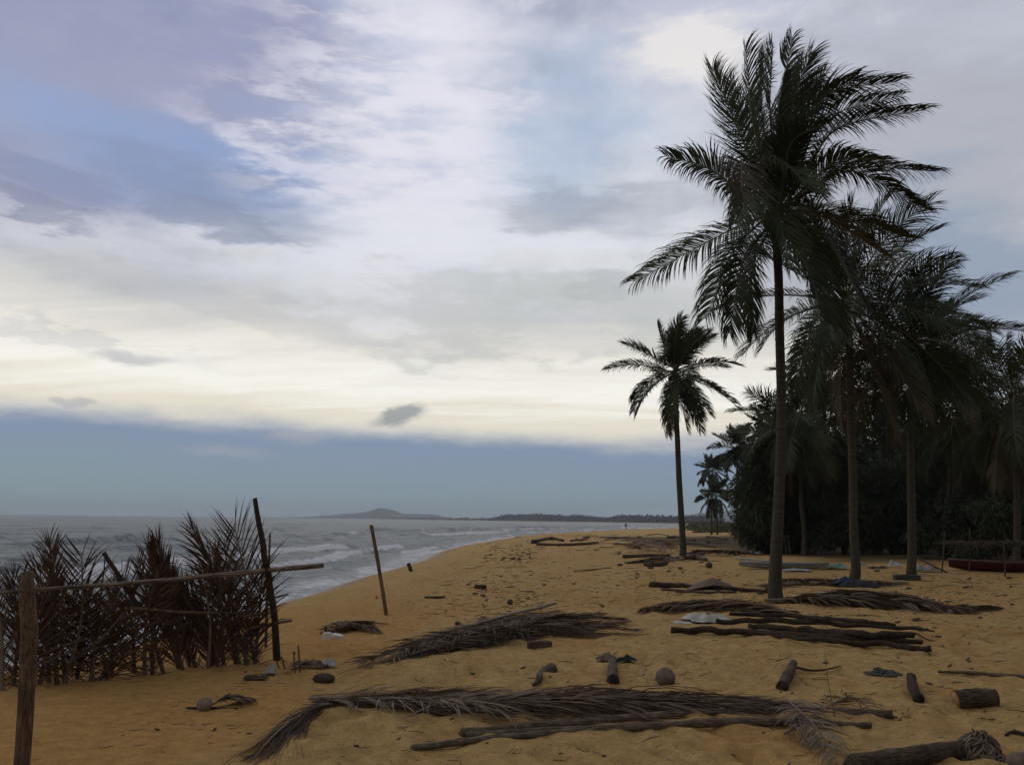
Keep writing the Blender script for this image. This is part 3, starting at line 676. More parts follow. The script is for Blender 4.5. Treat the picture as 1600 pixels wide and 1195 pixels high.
def palm(px, py, cpx, cpy, label, seed, nf=26, L=3.2, nl=60, Y=None, r=(0.2, 0.13, 0.11, 0.1), wind=0.9, bend=0.0, nuts=3, elmin=-45, up=0.85):
    rg = random.Random(seed)
    b = G(px, py) if Y is None else np.array(at(px, py, Y))
    if Y is not None: b[2] = hz(b[0], b[1])
    Yd = b[1]; c = at(cpx, cpy, Yd)
    root = empty('palm_tree', b, label, 'palm tree', 'coconut palms')
    mid = (b + c) / 2 + np.array((bend, 0, 0))
    trunk(root, [b - (0, 0, 0.25), b * 0.93 + c * 0.07 + np.array((bend * .15, 0, 0)), mid, c], r, 10 if Yd > 35 else 12, 0.12)
    for i in range(nf):
        az = i * 2.39996 + rg.uniform(-.3, .3)
        u = (i + 0.5) / nf
        el = R(82 - (82 - elmin) * u ** up + rg.uniform(-8, 8))
        P = frond_path(c + np.array((0, 0, rg.uniform(-.1, .15))), az, el, L * rg.uniform(0.82, 1.08) * (0.8 + 0.2 * min(1, u * 3)), 0.25 + 0.75 * u, wind * rg.uniform(0.5, 1.1) * (1.0 if el > 0 else 0.5), 14)
        add_frond(root, P, nl, L * 0.28, max(0.033, Yd * 0.00105), rg, old=(u > 0.86 and rg.random() < 0.5), r0=0.035, wind=rg.uniform(.2, .45), gap=rg.uniform(.02, .12), jitter=6, droop=0.42 + 0.6 * u, twist=rg.uniform(-0.9, 0.9) * (1.6 if el > 0.9 else 1), ang=(62, 22), segs=3 if Yd < 50 else 2)
    if nuts: coconuts(root, c, nuts, rg)
    return root
palm(1067, 868, 1056, 582, 'slender lone coconut palm nearest the sea, clear of the grove', 21, 30, 3.2, 66, wind=0.75, r=(0.22, 0.15, 0.13, 0.12), bend=-0.12, elmin=-76, up=1.2)
palm(1334, 905, 1324, 472, 'palm with the blue tarpaulin heaped at its foot', 22, 38, 4.2, 66, wind=0.55, elmin=-60)
palm(1425, 897, 1424, 535, 'palm trunk standing beside the low dark box', 23, 36, 3.7, 60, wind=0.5, elmin=-58)
palm(1256, 868, 1250, 655, 'palm behind the tallest trunk, in front of the dark thicket', 24, 30, 3.9, 56, wind=0.6, elmin=-78)
palm(1590, 890, 1585, 620, 'palm at the right edge behind the red boat', 26, 32, 3.8, 56, Y=34, wind=0.5, elmin=-75)
palm(1470, 875, 1500, 640, 'palm between the dark box and the red boat, deep in the grove', 27, 30, 4.0, 50, Y=42, wind=0.6, elmin=-75)
palm(1215, 862, 1222, 690, 'short palm half sunk in the thicket at the seaward end', 28, 28, 3.6, 50, Y=50, wind=0.6, elmin=-60)
palm(1640, 880, 1640, 650, 'tall palm just leaving the picture on the right', 29, 30, 4.2, 50, Y=38, wind=0.5, elmin=-70)
palm(1545, 870, 1560, 690, 'low palm filling the grove above the thatched rack', 30, 28, 4.0, 46, Y=46, wind=0.5, elmin=-60)
palm(1290, 866, 1288, 590, 'palm seen in the gap between the tallest trunk and the tarpaulin palm', 34, 32, 4.0, 50, Y=52, wind=0.6, elmin=-78)
palm(1390, 866, 1395, 610, 'palm in shade midway between the two middle trunks', 35, 32, 4.0, 50, Y=53, wind=0.6, elmin=-78)
palm(1450, 866, 1455, 545, 'palm whose wind-combed crown tops the right of the grove', 36, 32, 4.0, 50, Y=51, wind=0.8, elmin=-75)
palm(1112, 829, 1113, 735, 'taller of the small far palms at the thicket end', 31, 22, 3.2, 34, Y=125, wind=0.8, nuts=0, elmin=-60)
palm(1121, 829, 1119, 775, 'shorter far palm under the taller one', 32, 22, 3.4, 34, Y=120, wind=0.6, nuts=0, elmin=-65)
palm(1150, 830, 1152, 700, 'far palm rising from behind the seaward thicket', 33, 22, 3.4, 34, Y=95, wind=0.7, nuts=0, elmin=-60)

# -- thicket of dense evergreen bushes behind the palms
def bush(name, px, py, Y, w, h, depth, count, label, seed, size=0.34, m_='bush', lobes=16):
    rng = np.random.default_rng(seed); rg = random.Random(seed)
    b = np.array(at(px, py, Y)); b[2] = hz(b[0], b[1])
    root = empty(name, b, label, 'bush' if name == 'bush' else 'tree', 'bushes and trees of the grove')
    st = []
    for i in range(5):
        a = rg.uniform(0, 6.28)
        st.append(tube(spline([b - (0, 0, .1), b + np.array((math.cos(a) * w * .12, math.sin(a) * depth * .12, h * .35)), b + np.array((math.cos(a) * w * .3, math.sin(a) * depth * .3, h * .75))], 8), np.linspace(0.09, 0.02, 8), 5))
        V, Fc = st[-1]; child('stem', V, Fc, MAT['trunk'], root)
    cs, rs = [], []
    for i in range(lobes):
        a = rg.uniform(0, 6.28); q = rg.uniform(0.15, 1) ** 0.6; zt = rg.uniform(0.0, 1)
        rr_ = math.sqrt(max(0.08, 1 - (zt * 0.95) ** 2.4))
        cs.append(b + np.array((math.cos(a) * q * w * .36 * rr_, math.sin(a) * q * depth * .36 * rr_, h * (0.14 + 0.70 * zt))))
        s = rg.uniform(0.75, 1.2); rs.append((w * .20 * s, depth * .20 * s, h * .17 * s))
    V, Fq = leaf_cloud(cs, rs, count, size, rng, 0.7, 5.5, 0.25)
    V[:, 2] = np.maximum(V[:, 2], b[2] - 0.02)
    cr = child('crown', V, Fq, MAT[m_], root, False); cr['kind'] = 'stuff'
    return root
bush('bush', 1196, 866, 47, 4.4, 5.4, 4.5, 15000, 'feathery dark bush forming the seaward end of the thicket', 41)
bush('bush', 1245, 866, 48, 5.0, 5.8, 4.5, 15000, 'second dark bush of the thicket, behind the tallest trunk', 42)
bush('bush', 1320, 868, 46, 5.2, 5.6, 4.5, 15000, 'dark bush behind the palm with the blue tarpaulin', 43)
bush('bush', 1395, 868, 46, 5.2, 5.2, 4.5, 14000, 'dark bush at the inland end of the thicket', 44)
bush('bush', 1195, 856, 70, 5.5, 7.0, 5, 9000, 'bush peeping out beyond the seaward end of the thicket', 45, 0.45)
bush('broadleaf_tree', 1470, 862, 55, 6.5, 7.0, 6, 11000, 'leafy tree behind the thatched rack, showing sky through its crown', 46, 0.42)
bush('broadleaf_tree', 1560, 862, 52, 7.0, 8.0, 6, 12000, 'leafy tree above the red boat at the right', 47, 0.42)
bush('broadleaf_tree', 1640, 862, 48, 7.0, 9.0, 6, 11000, 'tall dense tree at the right edge of the grove', 48, 0.42)
bush('broadleaf_tree', 1300, 850, 66, 9.0, 8.6, 6, 13000, 'tree mass rising behind the thicket bushes', 49, 0.5)
bush('broadleaf_tree', 1420, 850, 68, 9.0, 8.2, 6, 12000, 'rear tree of the grove between the two middle palms', 50, 0.5)
bush('bush', 1500, 868, 40, 4.6, 2.6, 3, 8000, 'low undergrowth bush left of the thatched rack', 51, 0.3)
bush('bush', 1590, 868, 38, 5.0, 2.8, 3, 8000, 'low undergrowth bush behind the red boat', 52, 0.3)
# far wood closing the grove from behind
cs, rs = [], []
for i in range(60):
    y = rnd.uniform(76, 110); x = y * rnd.uniform(.30, .80); hh = rnd.uniform(8, 13.5)
    cs.append((x, y, hh * 0.55)); rs.append((rnd.uniform(2, 4), 3, hh * 0.55))
for i in range(70):                       # trunkless leaf masses past the right edge, unseen, added to shade the right foreground
    y = rnd.uniform(-14, 16); x = 9.5 + 0.72 * max(y, 0) + rnd.uniform(0, 9); zc = rnd.uniform(0.5, 9.5)
    cs.append((x, y, zc)); rs.append((rnd.uniform(1.2, 2.2), 1.8, rnd.uniform(1.0, 1.8)))
V, Fq = leaf_cloud(cs, rs, 90000, 0.8, RG, 0.3, 3.0, 0.2)
gw = mk('grove_wood_and_shade_leaves', V, Fq, MAT['bush'], smooth=False); tag(gw, 'dark wood closing off the palm grove behind the thicket, plus unseen leaf masses added for shade', 'trees', kind='stuff')
# scrub on the far dune foot
cs, rs = [], []
for i in range(60):
    y = rnd.uniform(150, 420); x = y * rnd.uniform(0.205, 0.26)
    cs.append((x, y, hz(x, y) + 0.5)); rs.append((rnd.uniform(1, 3), 2, rnd.uniform(0.6, 1.8)))
V, Fq = leaf_cloud(cs, rs, 9000, 0.8, RG, 0.1, 2.5, 0.2)
sc_ = mk('dune_scrub', V, Fq, MAT['scrub'], smooth=False); tag(sc_, 'olive scrub on the dune beyond the lone palm', 'scrub', kind='stuff')

# ------------------------------------------------------------------ fence of dead fronds
fr = random.Random(17)
fb = G(437, 1032)
fence = empty('frond_fence', fb, 'windbreak of dead brown palm fronds stuck in the sand between rough poles', 'fence')
def fenceY(px): return float(np.interp(px, [-200, 0, 410, 520], [7.2, 8.15, 9.9, 10.6]))
def pole(parent, name, pts, rads, m_, n=14, sides=8, rough=0.06):
    P = spline(pts, n); rad = np.interp(np.linspace(0, 1, n), np.linspace(0, 1, len(rads)), rads)
    P[1:-1] += np.array([[fr.uniform(-1, 1) * rads[0] * .16 for _ in range(3)] for _ in range(n - 2)])
    V, Fc = tube(P, rad, sides, rough=rough, rng=fr, jag=.5); return grain(child(name, V, Fc, m_, parent), n, sides, 1.8, rads[0])
pb = at(44, 1195, 5.0); pb[2] = hz(pb[0], pb[1]); 
pole(fence, 'post', [np.array((at(36, 1200, 5.0)[0], 5.0, hz(pb[0], 5.0) - 0.3)), at(41, 1100, 5.0), at(44, 1000, 5.0), at(40, 896, 5.0)], [0.043, 0.044, 0.044, 0.041], MAT['w_pole'])
t_ = at(398, 778, 9.95); pole(fence, 'post', [G(438, 1034, -0.3), at(428, 960, 9.95), at(412, 860, 9.95), t_], [0.046, 0.04, 0.036, 0.026], MAT['w_dark_bark'])
pole(fence, 'stake', [G(416, 1012, -0.2), at(418, 920, 10.9), at(422, 833, 10.9)], [0.02, 0.018, 0.012], MAT['w_pole'], 8)
pole(fence, 'rail', [at(-40, 930, 4.6), at(55, 921, 5.07), at(250, 907, 6.9), at(415, 891, 9.85), at(503, 883, 11.2)], [0.009, 0.011, 0.017, 0.028, 0.032], MAT['w_grey_wood'], 16)
pole(fence, 'rail', [at(205, 950, 8.6), at(300, 957, 9.1), at(375, 957, 9.6)], [0.016, 0.014, 0.012], MAT['w_pole'], 10)
pole(fence, 'rail', [at(380, 950, 9.7), at(410, 938, 9.9), at(450, 928, 10.2)], [0.018, 0.014, 0.008], MAT['w_dark_bark'], 8)
pole(fence, 'rail', [at(390, 982, 9.7), at(425, 975, 9.98), at(455, 969, 10.3)], [0.016, 0.016, 0.014], MAT['w_pole'], 8)
pole(fence, 'stake', [at(225, 965, 9.0), at(196, 915, 9.0), at(162, 863, 9.0)], [0.028, 0.026, 0.022], MAT['w_dark_bark'], 8)
pole(fence, 'stake', [at(150, 1010, 8.9), at(157, 940, 8.9), at(164, 872, 8.9)], [0.010, 0.009, 0.006], MAT['w_dark_bark'], 8)
pole(fence, 'brace', [at(105, 1040, 8.5), at(150, 1005, 8.6), at(200, 950, 8.75)], [0.012, 0.012, 0.010], MAT['w_grey_wood'], 8)
for (bx, by, tx, ty, Lf, a0, a1) in [
  (-25, 1082, -45, 860, .55, 45, 15), (5, 1078, -10, 890, .5, 50, 18), (20, 1076, 32, 905, .5, 55, 20), (48, 1072, 20, 900, .5, 45, 15), (60, 1070, 84, 852, .6, 50, 20), (78, 1066, 60, 880, .55, 45, 18),
  (92, 1064, 78, 838, .5, 35, 12), (98, 1062, 128, 865, .6, 48, 20), (105, 1062, 100, 900, .55, 70, 30), (142, 1056, 112, 930, .5, 60, 35), (148, 1055, 200, 935, .5, 65, 35), (172, 1048, 160, 945, .45, 70, 40), (176, 1048, 178, 900, .4, 40, 15),
  (212, 1042, 190, 900, .5, 55, 25), (228, 1040, 246, 890, .5, 60, 25), (240, 1038, 215, 870, .45, 35, 15), (286, 1032, 232, 858, .42, 22, 8), (292, 1031, 248, 848, .42, 20, 8), (302, 1030, 240, 866, .42, 24, 8), (312, 1030, 262, 880, .42, 26, 8),
  (335, 1029, 272, 905, .45, 30, 10), (345, 1029, 290, 940, .4, 28, 10), (352, 1029, 345, 880, .6, 55, 25), (372, 1029, 302, 826, .45, 30, 10), (384, 1029, 366, 818, .62, 55, 22), (392, 1029, 350, 842, .62, 55, 22), (398, 1030, 410, 880, .6, 45, 18), (402, 1030, 398, 930, .4, 40, 18), (380, 1029, 330, 850, .6, 50, 20), (262, 1034, 225, 900, .5, 50, 22), (325, 1030, 318, 900, .5, 45, 18), (120, 1058, 140, 940, .5, 55, 30), (30, 1074, 55, 930, .5, 55, 25)]:
    Y0 = fenceY(bx) + fr.uniform(-.12, .12)
    b = at(bx, by, Y0); b[2] = min(b[2], hz(b[0], b[1])) - 0.1
    tp = at(tx, ty, Y0 + fr.uniform(-.25, .15)); md = (b + tp) / 2 + np.array((fr.uniform(-.11, .11), fr.uniform(-.05, .1), 0.02))
    P = spline([b, md, tp], 12)
    V, Fc = tube(P, np.linspace(0.024, 0.004, 12), 5); fo = child('frond', V, Fc, MAT['dead_rib'] if fr.random() < .3 else MAT['dead'], fence)
    V, Fc = leaflets(P, 78 if a0 < 31 else 47, Lf * fr.uniform(.7, 1.3), 0.018 if a0 < 31 else 0.0140, fr, wind=0.10, droop=fr.uniform(.05, .35), twist=fr.uniform(-.35, .35), start=0.06, ang=(a0, a1), axis=np.array((0.1, -1.0, 0.1)), vee=fr.uniform(-.3, .4), jitter=13 if fr.random() < .9 else 9, gap=fr.uniform(.08, .35))
    lf = child('leaflets', V, Fc, MAT['dead_dark'], fo, False); lf['kind'] = 'stuff'

# ------------------------------------------------------------------ driftwood, fronds and litter on the sand
DR = random.Random(29)
def gpts(pp, up): return [G(*p, up=(up if not isinstance(up, (list, tuple)) else up[i])) for i, p in enumerate(pp)]
def lying(name, pp, rads, m_, label, cat, up=None, n=18, sides=9, rough=0.10, group=None, nodes=0, flat=1.0, wob=0.35):
    up = max(rads) * 0.45 if up is None else up
    P = spline(gpts(pp, up), n); w0 = DR.uniform(0, 99); tt = np.linspace(0, 1, n) * len(pp) * 1.6
    P[:, 1] += fbm(tt + w0, tt * 0 + w0, 3) * 2.4 * wob * max(rads); P[:, 2] += np.abs(fbm(tt + w0 + 40, tt * 0, 3)) * 2.0 * wob * max(rads); rad = np.interp(np.linspace(0, 1, n), np.linspace(0, 1, len(rads)), rads)
    if nodes:
        rad = rad * (1 + 0.10 * ((np.arange(n) % nodes) == 0))
    V, Fc = tube(P, rad, sides, rough=rough, rng=DR, flat=flat, jag=0.7); c = V.mean(0)
    o = mk(name, V, Fc, MAT.get('w_' + m_, MAT[m_]), loc=(c[0], c[1], V[:, 2].min())); grain(o, n, sides, float(np.linalg.norm(np.diff(P, axis=0), axis=1).sum()), max(rads)); tag(o, label, cat, group); return o
def dead_frond(pp, Lf, label, m_='dead', nl=70, ang=(45, 14), width=0.018, up=0.04, r0=0.022, rib='dead_rib', droop=0.5, group='dead fronds lying on the sand', gap=0.05, start=0.1, vee=0.1, lift=0.0, wind=0.0, jit=14, bundle=None, bundle_only=False):
    g_ = gpts(pp, 0.0)
    for i, p in enumerate(g_): p[2] += 0.015 + (up + lift) * (0.25 + 0.75 * math.sin(math.pi * i / max(1, len(g_) - 1)))
    P = spline(g_, 20)
    for p in P: p[2] = max(p[2], hz(p[0], p[1]) + 0.012)
    root = empty('dead_frond', P[0], label, 'palm frond', group)
    V, Fc = tube(P, np.linspace(r0, 0.004, 20), 6, flat=0.7); child('midrib', V, Fc, MAT[rib], root)
    V, Fc = leaflets(P, int(nl * 1.8), Lf, width * 1.5, DR, wind=wind, droop=droop, start=start, ang=ang, vee=vee, clamp=lambda x, y: hz(x, y) - 0.006, gap=gap, jitter=jit)
    if bundle_only: V, Fc = strands(P, *bundle)
    elif bundle: V, Fc = join([(V, Fc), strands(P, *bundle)])
    lf = child('leaflets', V, Fc, MAT[m_], root, False); lf['kind'] = 'stuff'
    return root
def strands(path, n, spread, width, rng, t0=(0, .25), t1=(.7, 1.05), fan=1.0, hump=.05):
    """loose dry leaflets lying along a path"""
    V, Fc = [], []; m_ = len(path)
    for k in range(n):
        a, b = rng.uniform(*t0), rng.uniform(*t1); o1, o2 = rng.gauss(0, spread * .35), rng.gauss(0, spread); ph = rng.uniform(0, 6); wv = rng.uniform(0, spread * .25); b0 = len(V); z0 = abs(rng.gauss(0, hump))
        for q in range(6):
            t = a + (b - a) * q / 5; f_ = min(t, 1.0) * (m_ - 1); i = min(int(f_), m_ - 2); p = path[i] + (path[i + 1] - path[i]) * (f_ - i + (max(t, 1.0) - 1.0) * (m_ - 1))
            T = nrm(path[i + 1] - path[i]); S = nrm(np.cross(T, (0, 0, 1.0))); p = p + S * (o1 + (o2 - o1) * (q / 5) ** fan + wv * math.sin(q * 1.3 + ph))
            p[2] = max(hz(p[0], p[1]) + .004, hz(p[0], p[1]) + z0 * math.sin(math.pi * min(1, .15 + q / 5)))
            w = (S * math.cos(ph) + np.array((0, 0, 1.0)) * math.sin(ph)) * width * (1 - .75 * q / 5) * .5
            V += [p - w, p + w]
        Fc += [(b0 + 2 * q, b0 + 2 * q + 1, b0 + 2 * q + 3, b0 + 2 * q + 2) for q in range(5)]
    return np.array(V), Fc
# foreground fronds and poles
dead_frond([(482, 1098), (640, 1105), (800, 1113), (1000, 1110), (1170, 1104)], 0.75, 'long grey frond lying across the foreground beside two bleached poles', 'dead_grey', 120, (50, 12), 0.009, 0.06, 0.022, droop=.3, jit=22, start=0.01, gap=.15, bundle=(170, .16, .012, DR, (0, .5), (.4, 1.05), 1.0, .05))
dead_frond([(490, 1100), (720, 1106), (900, 1103), (1190, 1106)], 0.7, 'dark frond matted under the long foreground frond', 'dead', 100, (40, 10), 0.010, 0.03, 0.012, rib='dead', droop=.35, jit=24, bundle=(260, .20, .014, DR, (0, .6), (.3, 1.05), 1.0, .06))
dead_frond([(640, 1104), (860, 1103), (1020, 1101), (1230, 1108)], 0.7, 'flattened dark frond between the foreground frond and the bleached poles', 'dead', 90, (36, 8), 0.010, 0.04, 0.012, rib='dead', droop=.35, jit=24, bundle=(260, .18, .014, DR, (0, .6), (.3, 1.05), 1.0, .06))
dead_frond([(512, 1106), (470, 1132), (430, 1160), (395, 1192)], 0.5, 'broom-like frond tip pointing down to the lower left', 'dead', 20, (9, 6), 0.008, 0.05, 0.014, bundle=(150, .10, .010, DR, (0, .15), (.5, 1.1), 1.6, .035), bundle_only=True)
dead_frond([(505, 1104), (470, 1122), (440, 1134)], 0.5, 'wisp of frond strands above the broom-like tip', 'dead_grey', 20, (18, 8), 0.008, 0.03, 0.010, bundle=(40, .10, .008, DR, (0, .2), (.5, 1.2), 1.4, .03), bundle_only=True)
dead_frond([(1228, 1100), (1255, 1140), (1285, 1172), (1310, 1205)], 0.36, 'combed grey frond tip lying over the right end of the poles', 'dead_grey', 36, (52, 30), 0.008, 0.10, 0.012, gap=.3, jit=16, bundle=(50, .12, .009, DR, (0, .5), (.4, 1.05), 1.0, .06))
dead_frond([(1225, 1150), (1290, 1120), (1330, 1105), (1370, 1120)], 0.30, 'frayed frond end bristling beside the pole tips at right', 'dead', 30, (60, 30), 0.007, 0.08, 0.010, gap=.3, jit=24)
lying('bamboo_pole', [(720, 1146), (960, 1128), (1200, 1114), (1395, 1120)], [0.030, 0.036, 0.040, 0.036], 'grey_wood', 'upper bleached pole with knuckle rings lying across the foreground', 'pole', n=36, nodes=5, rough=0.03)
lying('bamboo_pole', [(730, 1152), (980, 1141), (1180, 1131), (1360, 1137)], [0.024, 0.030, 0.036, 0.024], 'grey_wood', 'lower thick pole half under the upper bleached one', 'pole', n=36, nodes=6, rough=0.03)
lying('bamboo_pole', [(645, 1166), (800, 1153), (1000, 1140)], [0.024, 0.026, 0.024], 'grey_wood', 'shortest bleached pole, its cut end nearest the viewer', 'pole', n=26, nodes=6, rough=0.03)
lying('twig', [(1304, 1118), (1294, 1085), (1290, 1060)], [0.005, 0.004, 0.002], 'dead', 'thin upright sprig standing above the combed frond', 'twig', up=[0.0, 0.16, 0.30], n=8, sides=5)
# middle pile
for i, (pp, L_, lb) in enumerate([
  ([(872, 956), (790, 980), (700, 1005), (605, 1036)], .7, 'uppermost frond of the middle pile, its thick stalk pointing right'),
  ([(985, 974), (820, 995), (680, 1018), (560, 1046)], .75, 'longest frond of the middle pile, trailing left into the sand'),
  ([(640, 1030), (760, 1008), (880, 994), (990, 991)], .6, 'lowest frond of the middle pile, on its near side'),
  ([(660, 1016), (760, 990), (850, 974), (938, 962)], .7, 'frond with a ragged upturned end on the middle pile'),
  ([(940, 984), (860, 992), (760, 1005), (640, 1028)], .75, 'frond buried in the centre of the middle pile'),
  ([(680, 1020), (780, 1000), (880, 980), (965, 972)], .7, 'frond fanned over the right half of the middle pile'),
  ([(900, 970), (820, 978), (720, 1000), (640, 1022)], .7, 'brownest frond along the far edge of the middle pile')]):
    dead_frond(pp, L_, lb, 'dead' if i % 3 else 'dead_grey', 80, (40, 14), 0.010, 0.07 + 0.04 * (i % 3), 0.018, droop=.35, jit=20, gap=.12, bundle=(120, .16, .014, DR, (0, .5), (.4, 1.08), 1.0, .07))
lying('frond_stalk', [(690, 1003), (790, 980), (866, 957)], [0.03, 0.035, 0.05], 'dead_rib', 'broad frond stalk on top of the middle pile', 'frond stalk', up=[0.10, 0.17, 0.16], n=14, flat=0.5)
def slab(name, c, size, rz, m_, label, cat, tilt=(0, 0), seed=0, bend=0.0, group=None, up=0.0):
    """rounded, slightly warped block"""
    rg_ = random.Random(seed); n = 7; V, Fc = [], []
    for kz in (0, 1):
        for j in range(n):
            for i in range(n):
                u, v = i / (n - 1) - .5, j / (n - 1) - .5
                q = 1 - 0.10 * (abs(2 * u) ** 6 + abs(2 * v) ** 6)
                V.append((u * size[0] * q, v * size[1] * q, (kz - 0.0) * size[2] * (1 - 0.12 * (abs(2 * u) ** 8 + abs(2 * v) ** 8) * kz) + bend * (1 - 4 * u * u) + rg_.uniform(-.03, .03) * size[2]))
    for j in range(n - 1):
        for i in range(n - 1):
            a = j * n + i; Fc.append((a, a + n, a + n + 1, a + 1)); b = a + n * n; Fc.append((b, b + 1, b + n + 1, b + n))
    rim = [i for i in range(n)] + [j * n + n - 1 for j in range(1, n)] + [(n - 1) * n + i for i in range(n - 2, -1, -1)] + [j * n for j in range(n - 2, 0, -1)]
    for k in range(len(rim)): a, b = rim[k], rim[(k + 1) % len(rim)]; Fc.append((a, b, b + n * n, a + n * n))
    o = mk(name, V, Fc, MAT[m_], smooth=False); o.location = tuple(np.array(c) + np.array((0, 0, up))); o.rotation_euler = (tilt[0], tilt[1], rz)
    tag(o, label, cat, group); return o
slab('bark_slab', G(843, 1012), (0.36, 0.10, 0.10), R(4), 'dark_bark', 'dark squared bark slab at the front edge of the middle pile', 'wood', seed=2, up=-0.01)
# logs and husks
def log(px0, py0, px1, py1, r, m_, label, bendz=0.0, cutface=False, rough=0.15, taper=0.85, name='log', hollow=False, depth_along=0.0):
    a, b = G(px0, py0), G(px1, py1)
    a[2] += r * 0.5; b[2] += r * 0.5 + bendz
    mid = (a + b) / 2 + np.array((DR.uniform(-.5, .5) * r * (not cutface), 0, bendz * 0.3 + r * .12))
    P = spline([a, mid, b], 16); rad = np.linspace(r, r * taper, 16) * (1 + 0.05 * np.sin(np.arange(16) * 1.7))
    V, Fc = tube(P, rad, 14, rough=rough * (.4 if cutface else 1), rng=DR, jag=0 if cutface else .8)
    c = V.mean(0); c[2] = V[:, 2].min()
    if not cutface and not hollow:
        o = mk(name, V, Fc, MAT.get('w_' + m_, MAT[m_]), loc=c); grain(o, 16, 14, float(np.linalg.norm(b - a)), r); tag(o, label, 'log'); return o
    root = empty(name, c, label, 'log')
    grain(child('bark', V, Fc, MAT.get('w_' + m_, MAT[m_]), root), 16, 14, float(np.linalg.norm(b - a)), r)
    t = nrm(P[0] - P[1])
    if cutface:
        d, df = tube([P[0] + t * 0.001, P[0] + t * 0.006], [r * 0.9, r * 0.88], 14); child('cut_face', d, df, MAT['cut'], root)
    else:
        d, df = tube([P[0] + t * 0.002, P[0] + t * 0.005], [r * 0.72, r * 0.70], 14); child('hollow_dark_disc', d, df, MAT['black_cloth_and_hole'], root)  # flat black disc on a solid log paints the dark of its hollow
    return root
log(1494, 1101, 1556, 1100, 0.085, 'bark', 'stubby palm log with an orange sawn face at the right', cutface=True, taper=1.0)
log(1222, 1078, 1240, 1048, 0.055, 'bark', 'short crooked log standing on end beside a thin stick', bendz=0.05, taper=0.8)
log(1436, 1098, 1424, 1068, 0.05, 'dark_bark', 'bent rotten stub left of the sawn palm log', bendz=0.04, taper=0.9)
log(958, 1068, 957, 1034, 0.062, 'husk', 'hollow palm stub pointing at the viewer near the coconut husk', hollow=True, taper=0.7)
log(862, 1044, 842, 1066, 0.06, 'husk', 'small pale tapered log left of the hollow stub', taper=0.55)
lying('stick', [(833, 1073), (843, 1064)], [0.016, 0.03], 'bark', 'splintered tip poking from the small pale log', 'stick', n=6)
lying('stick', [(1240, 1046), (1275, 1052), (1314, 1045)], [0.014, 0.012, 0.006], 'dark_bark', 'thin curved stick behind the crooked log', 'stick', up=0.03, n=12)
def nut(px, py, r, label, m_='husk', name='coconut', sq=(1, 1, 1), group='coconuts on the beach'):
    V, Fc = ball(r, DR, 14, 10, 0.07); V = V * np.array(sq); a = DR.uniform(0, 6); ca, sa = math.cos(a), math.sin(a); V = V @ np.array(((ca, sa, 0), (-sa, ca, 0), (0, 0, 1)))
    p = G(px, py); p[2] += r * sq[2] * 0.7
    o = mk(name, V, Fc, MAT[m_]); o.location = tuple(p); tag(o, label, 'coconut', group); return o
nut(1040, 1069, 0.10, 'large grey coconut husk right of the hollow palm stub', sq=(1, 1, .95))
nut(320, 1106, 0.062, 'small coconut among twigs in the left foreground')
nut(752, 978, 0.075, 'round coconut beside the far edge of the middle frond pile')
nut(764, 982, 0.05, 'smaller brown husk touching the round coconut', 'dark_bark')
nut(715, 976, 0.05, 'black coconut shell left of the round coconut', 'dark_bark', sq=(1.1, 1, .7))
nut(507, 1066, 0.075, 'lumpy dark husk below the white plastic scraps', 'dark_bark', sq=(1.5, .8, .7))
nut(797, 944, 0.06, 'brown coconut in the tide wrack up the beach', 'dark_bark')
nut(1108, 887, 0.12, 'dark coconut on the sand in front of the lone palm', 'dark_bark')
# branch stack
for (pp, rr_, lb, up_) in [
  ([(1050, 992), (1150, 995), (1260, 1000), (1360, 1006), (1440, 1010)], [.045, .045, .04, .03], 'longest dark branch at the front of the branch stack', .06),
  ([(1120, 988), (1220, 986), (1330, 993), (1430, 998), (1462, 1003)], [.04, .045, .03, .010], 'branch stack limb ending in a forked twig', .13),
  ([(1170, 990), (1270, 999), (1360, 1006), (1432, 1011)], [.035, .05, .045, .04], 'blunt thick limb in the middle of the branch stack', .10),
  ([(1190, 998), (1290, 1009), (1380, 1014), (1456, 1020)], [.025, .035, .035, .038], 'lowest limb of the branch stack with a rusty broken end', .05),
  ([(1140, 982), (1240, 984), (1340, 994), (1400, 1000)], [.03, .035, .03, .02], 'thin wavy limb on top of the branch stack', .20)]:
    lying('branch', pp, rr_, 'dark_bark', lb, 'branch', up=up_, n=34, rough=0.22, group='branches of the stack', wob=1.3)
lying('twig', [(1432, 999), (1450, 1008), (1462, 1011)], [.014, .01, .006], 'dark_bark', 'forked twig at the tip of the branch stack', 'twig', up=.08, n=8)
# fronds farther up
dead_frond([(1250, 964), (1180, 956), (1100, 952), (1015, 955)], 0.75, 'frond with its fan of leaflets pointing at the sea behind the white sheet', 'dead', 70, (30, 12), .026, .10, .03, jit=20, bundle=(110, .22, .02, DR, (0, .5), (.4, 1.1), 1.0, .06))
dead_frond([(1165, 962), (1240, 958)], 0.3, 'stump of torn frond beside the white sheet', 'dead', 24, (40, 20), .025, .08, .03)
dead_frond([(1195, 940), (1290, 944), (1400, 949), (1500, 958)], 0.9, 'long flat frond running right from the tallest trunk', 'dead', 90, (34, 12), .03, .10, .035, jit=20, bundle=(110, .22, .02, DR, (0, .5), (.4, 1.1), 1.0, .06))
dead_frond([(1500, 956), (1420, 944), (1330, 938), (1240, 940)], 0.8, 'dark frond overlapping the one right of the tallest trunk', 'dead', 80, (34, 12), .03, .12, .03, jit=20, bundle=(110, .22, .02, DR, (0, .5), (.4, 1.1), 1.0, .06))
dead_frond([(1440, 953), (1500, 955), (1558, 952)], 0.5, 'frond tip trailing towards the right edge', 'dead', 40, (26, 10), .026, .06, .02)
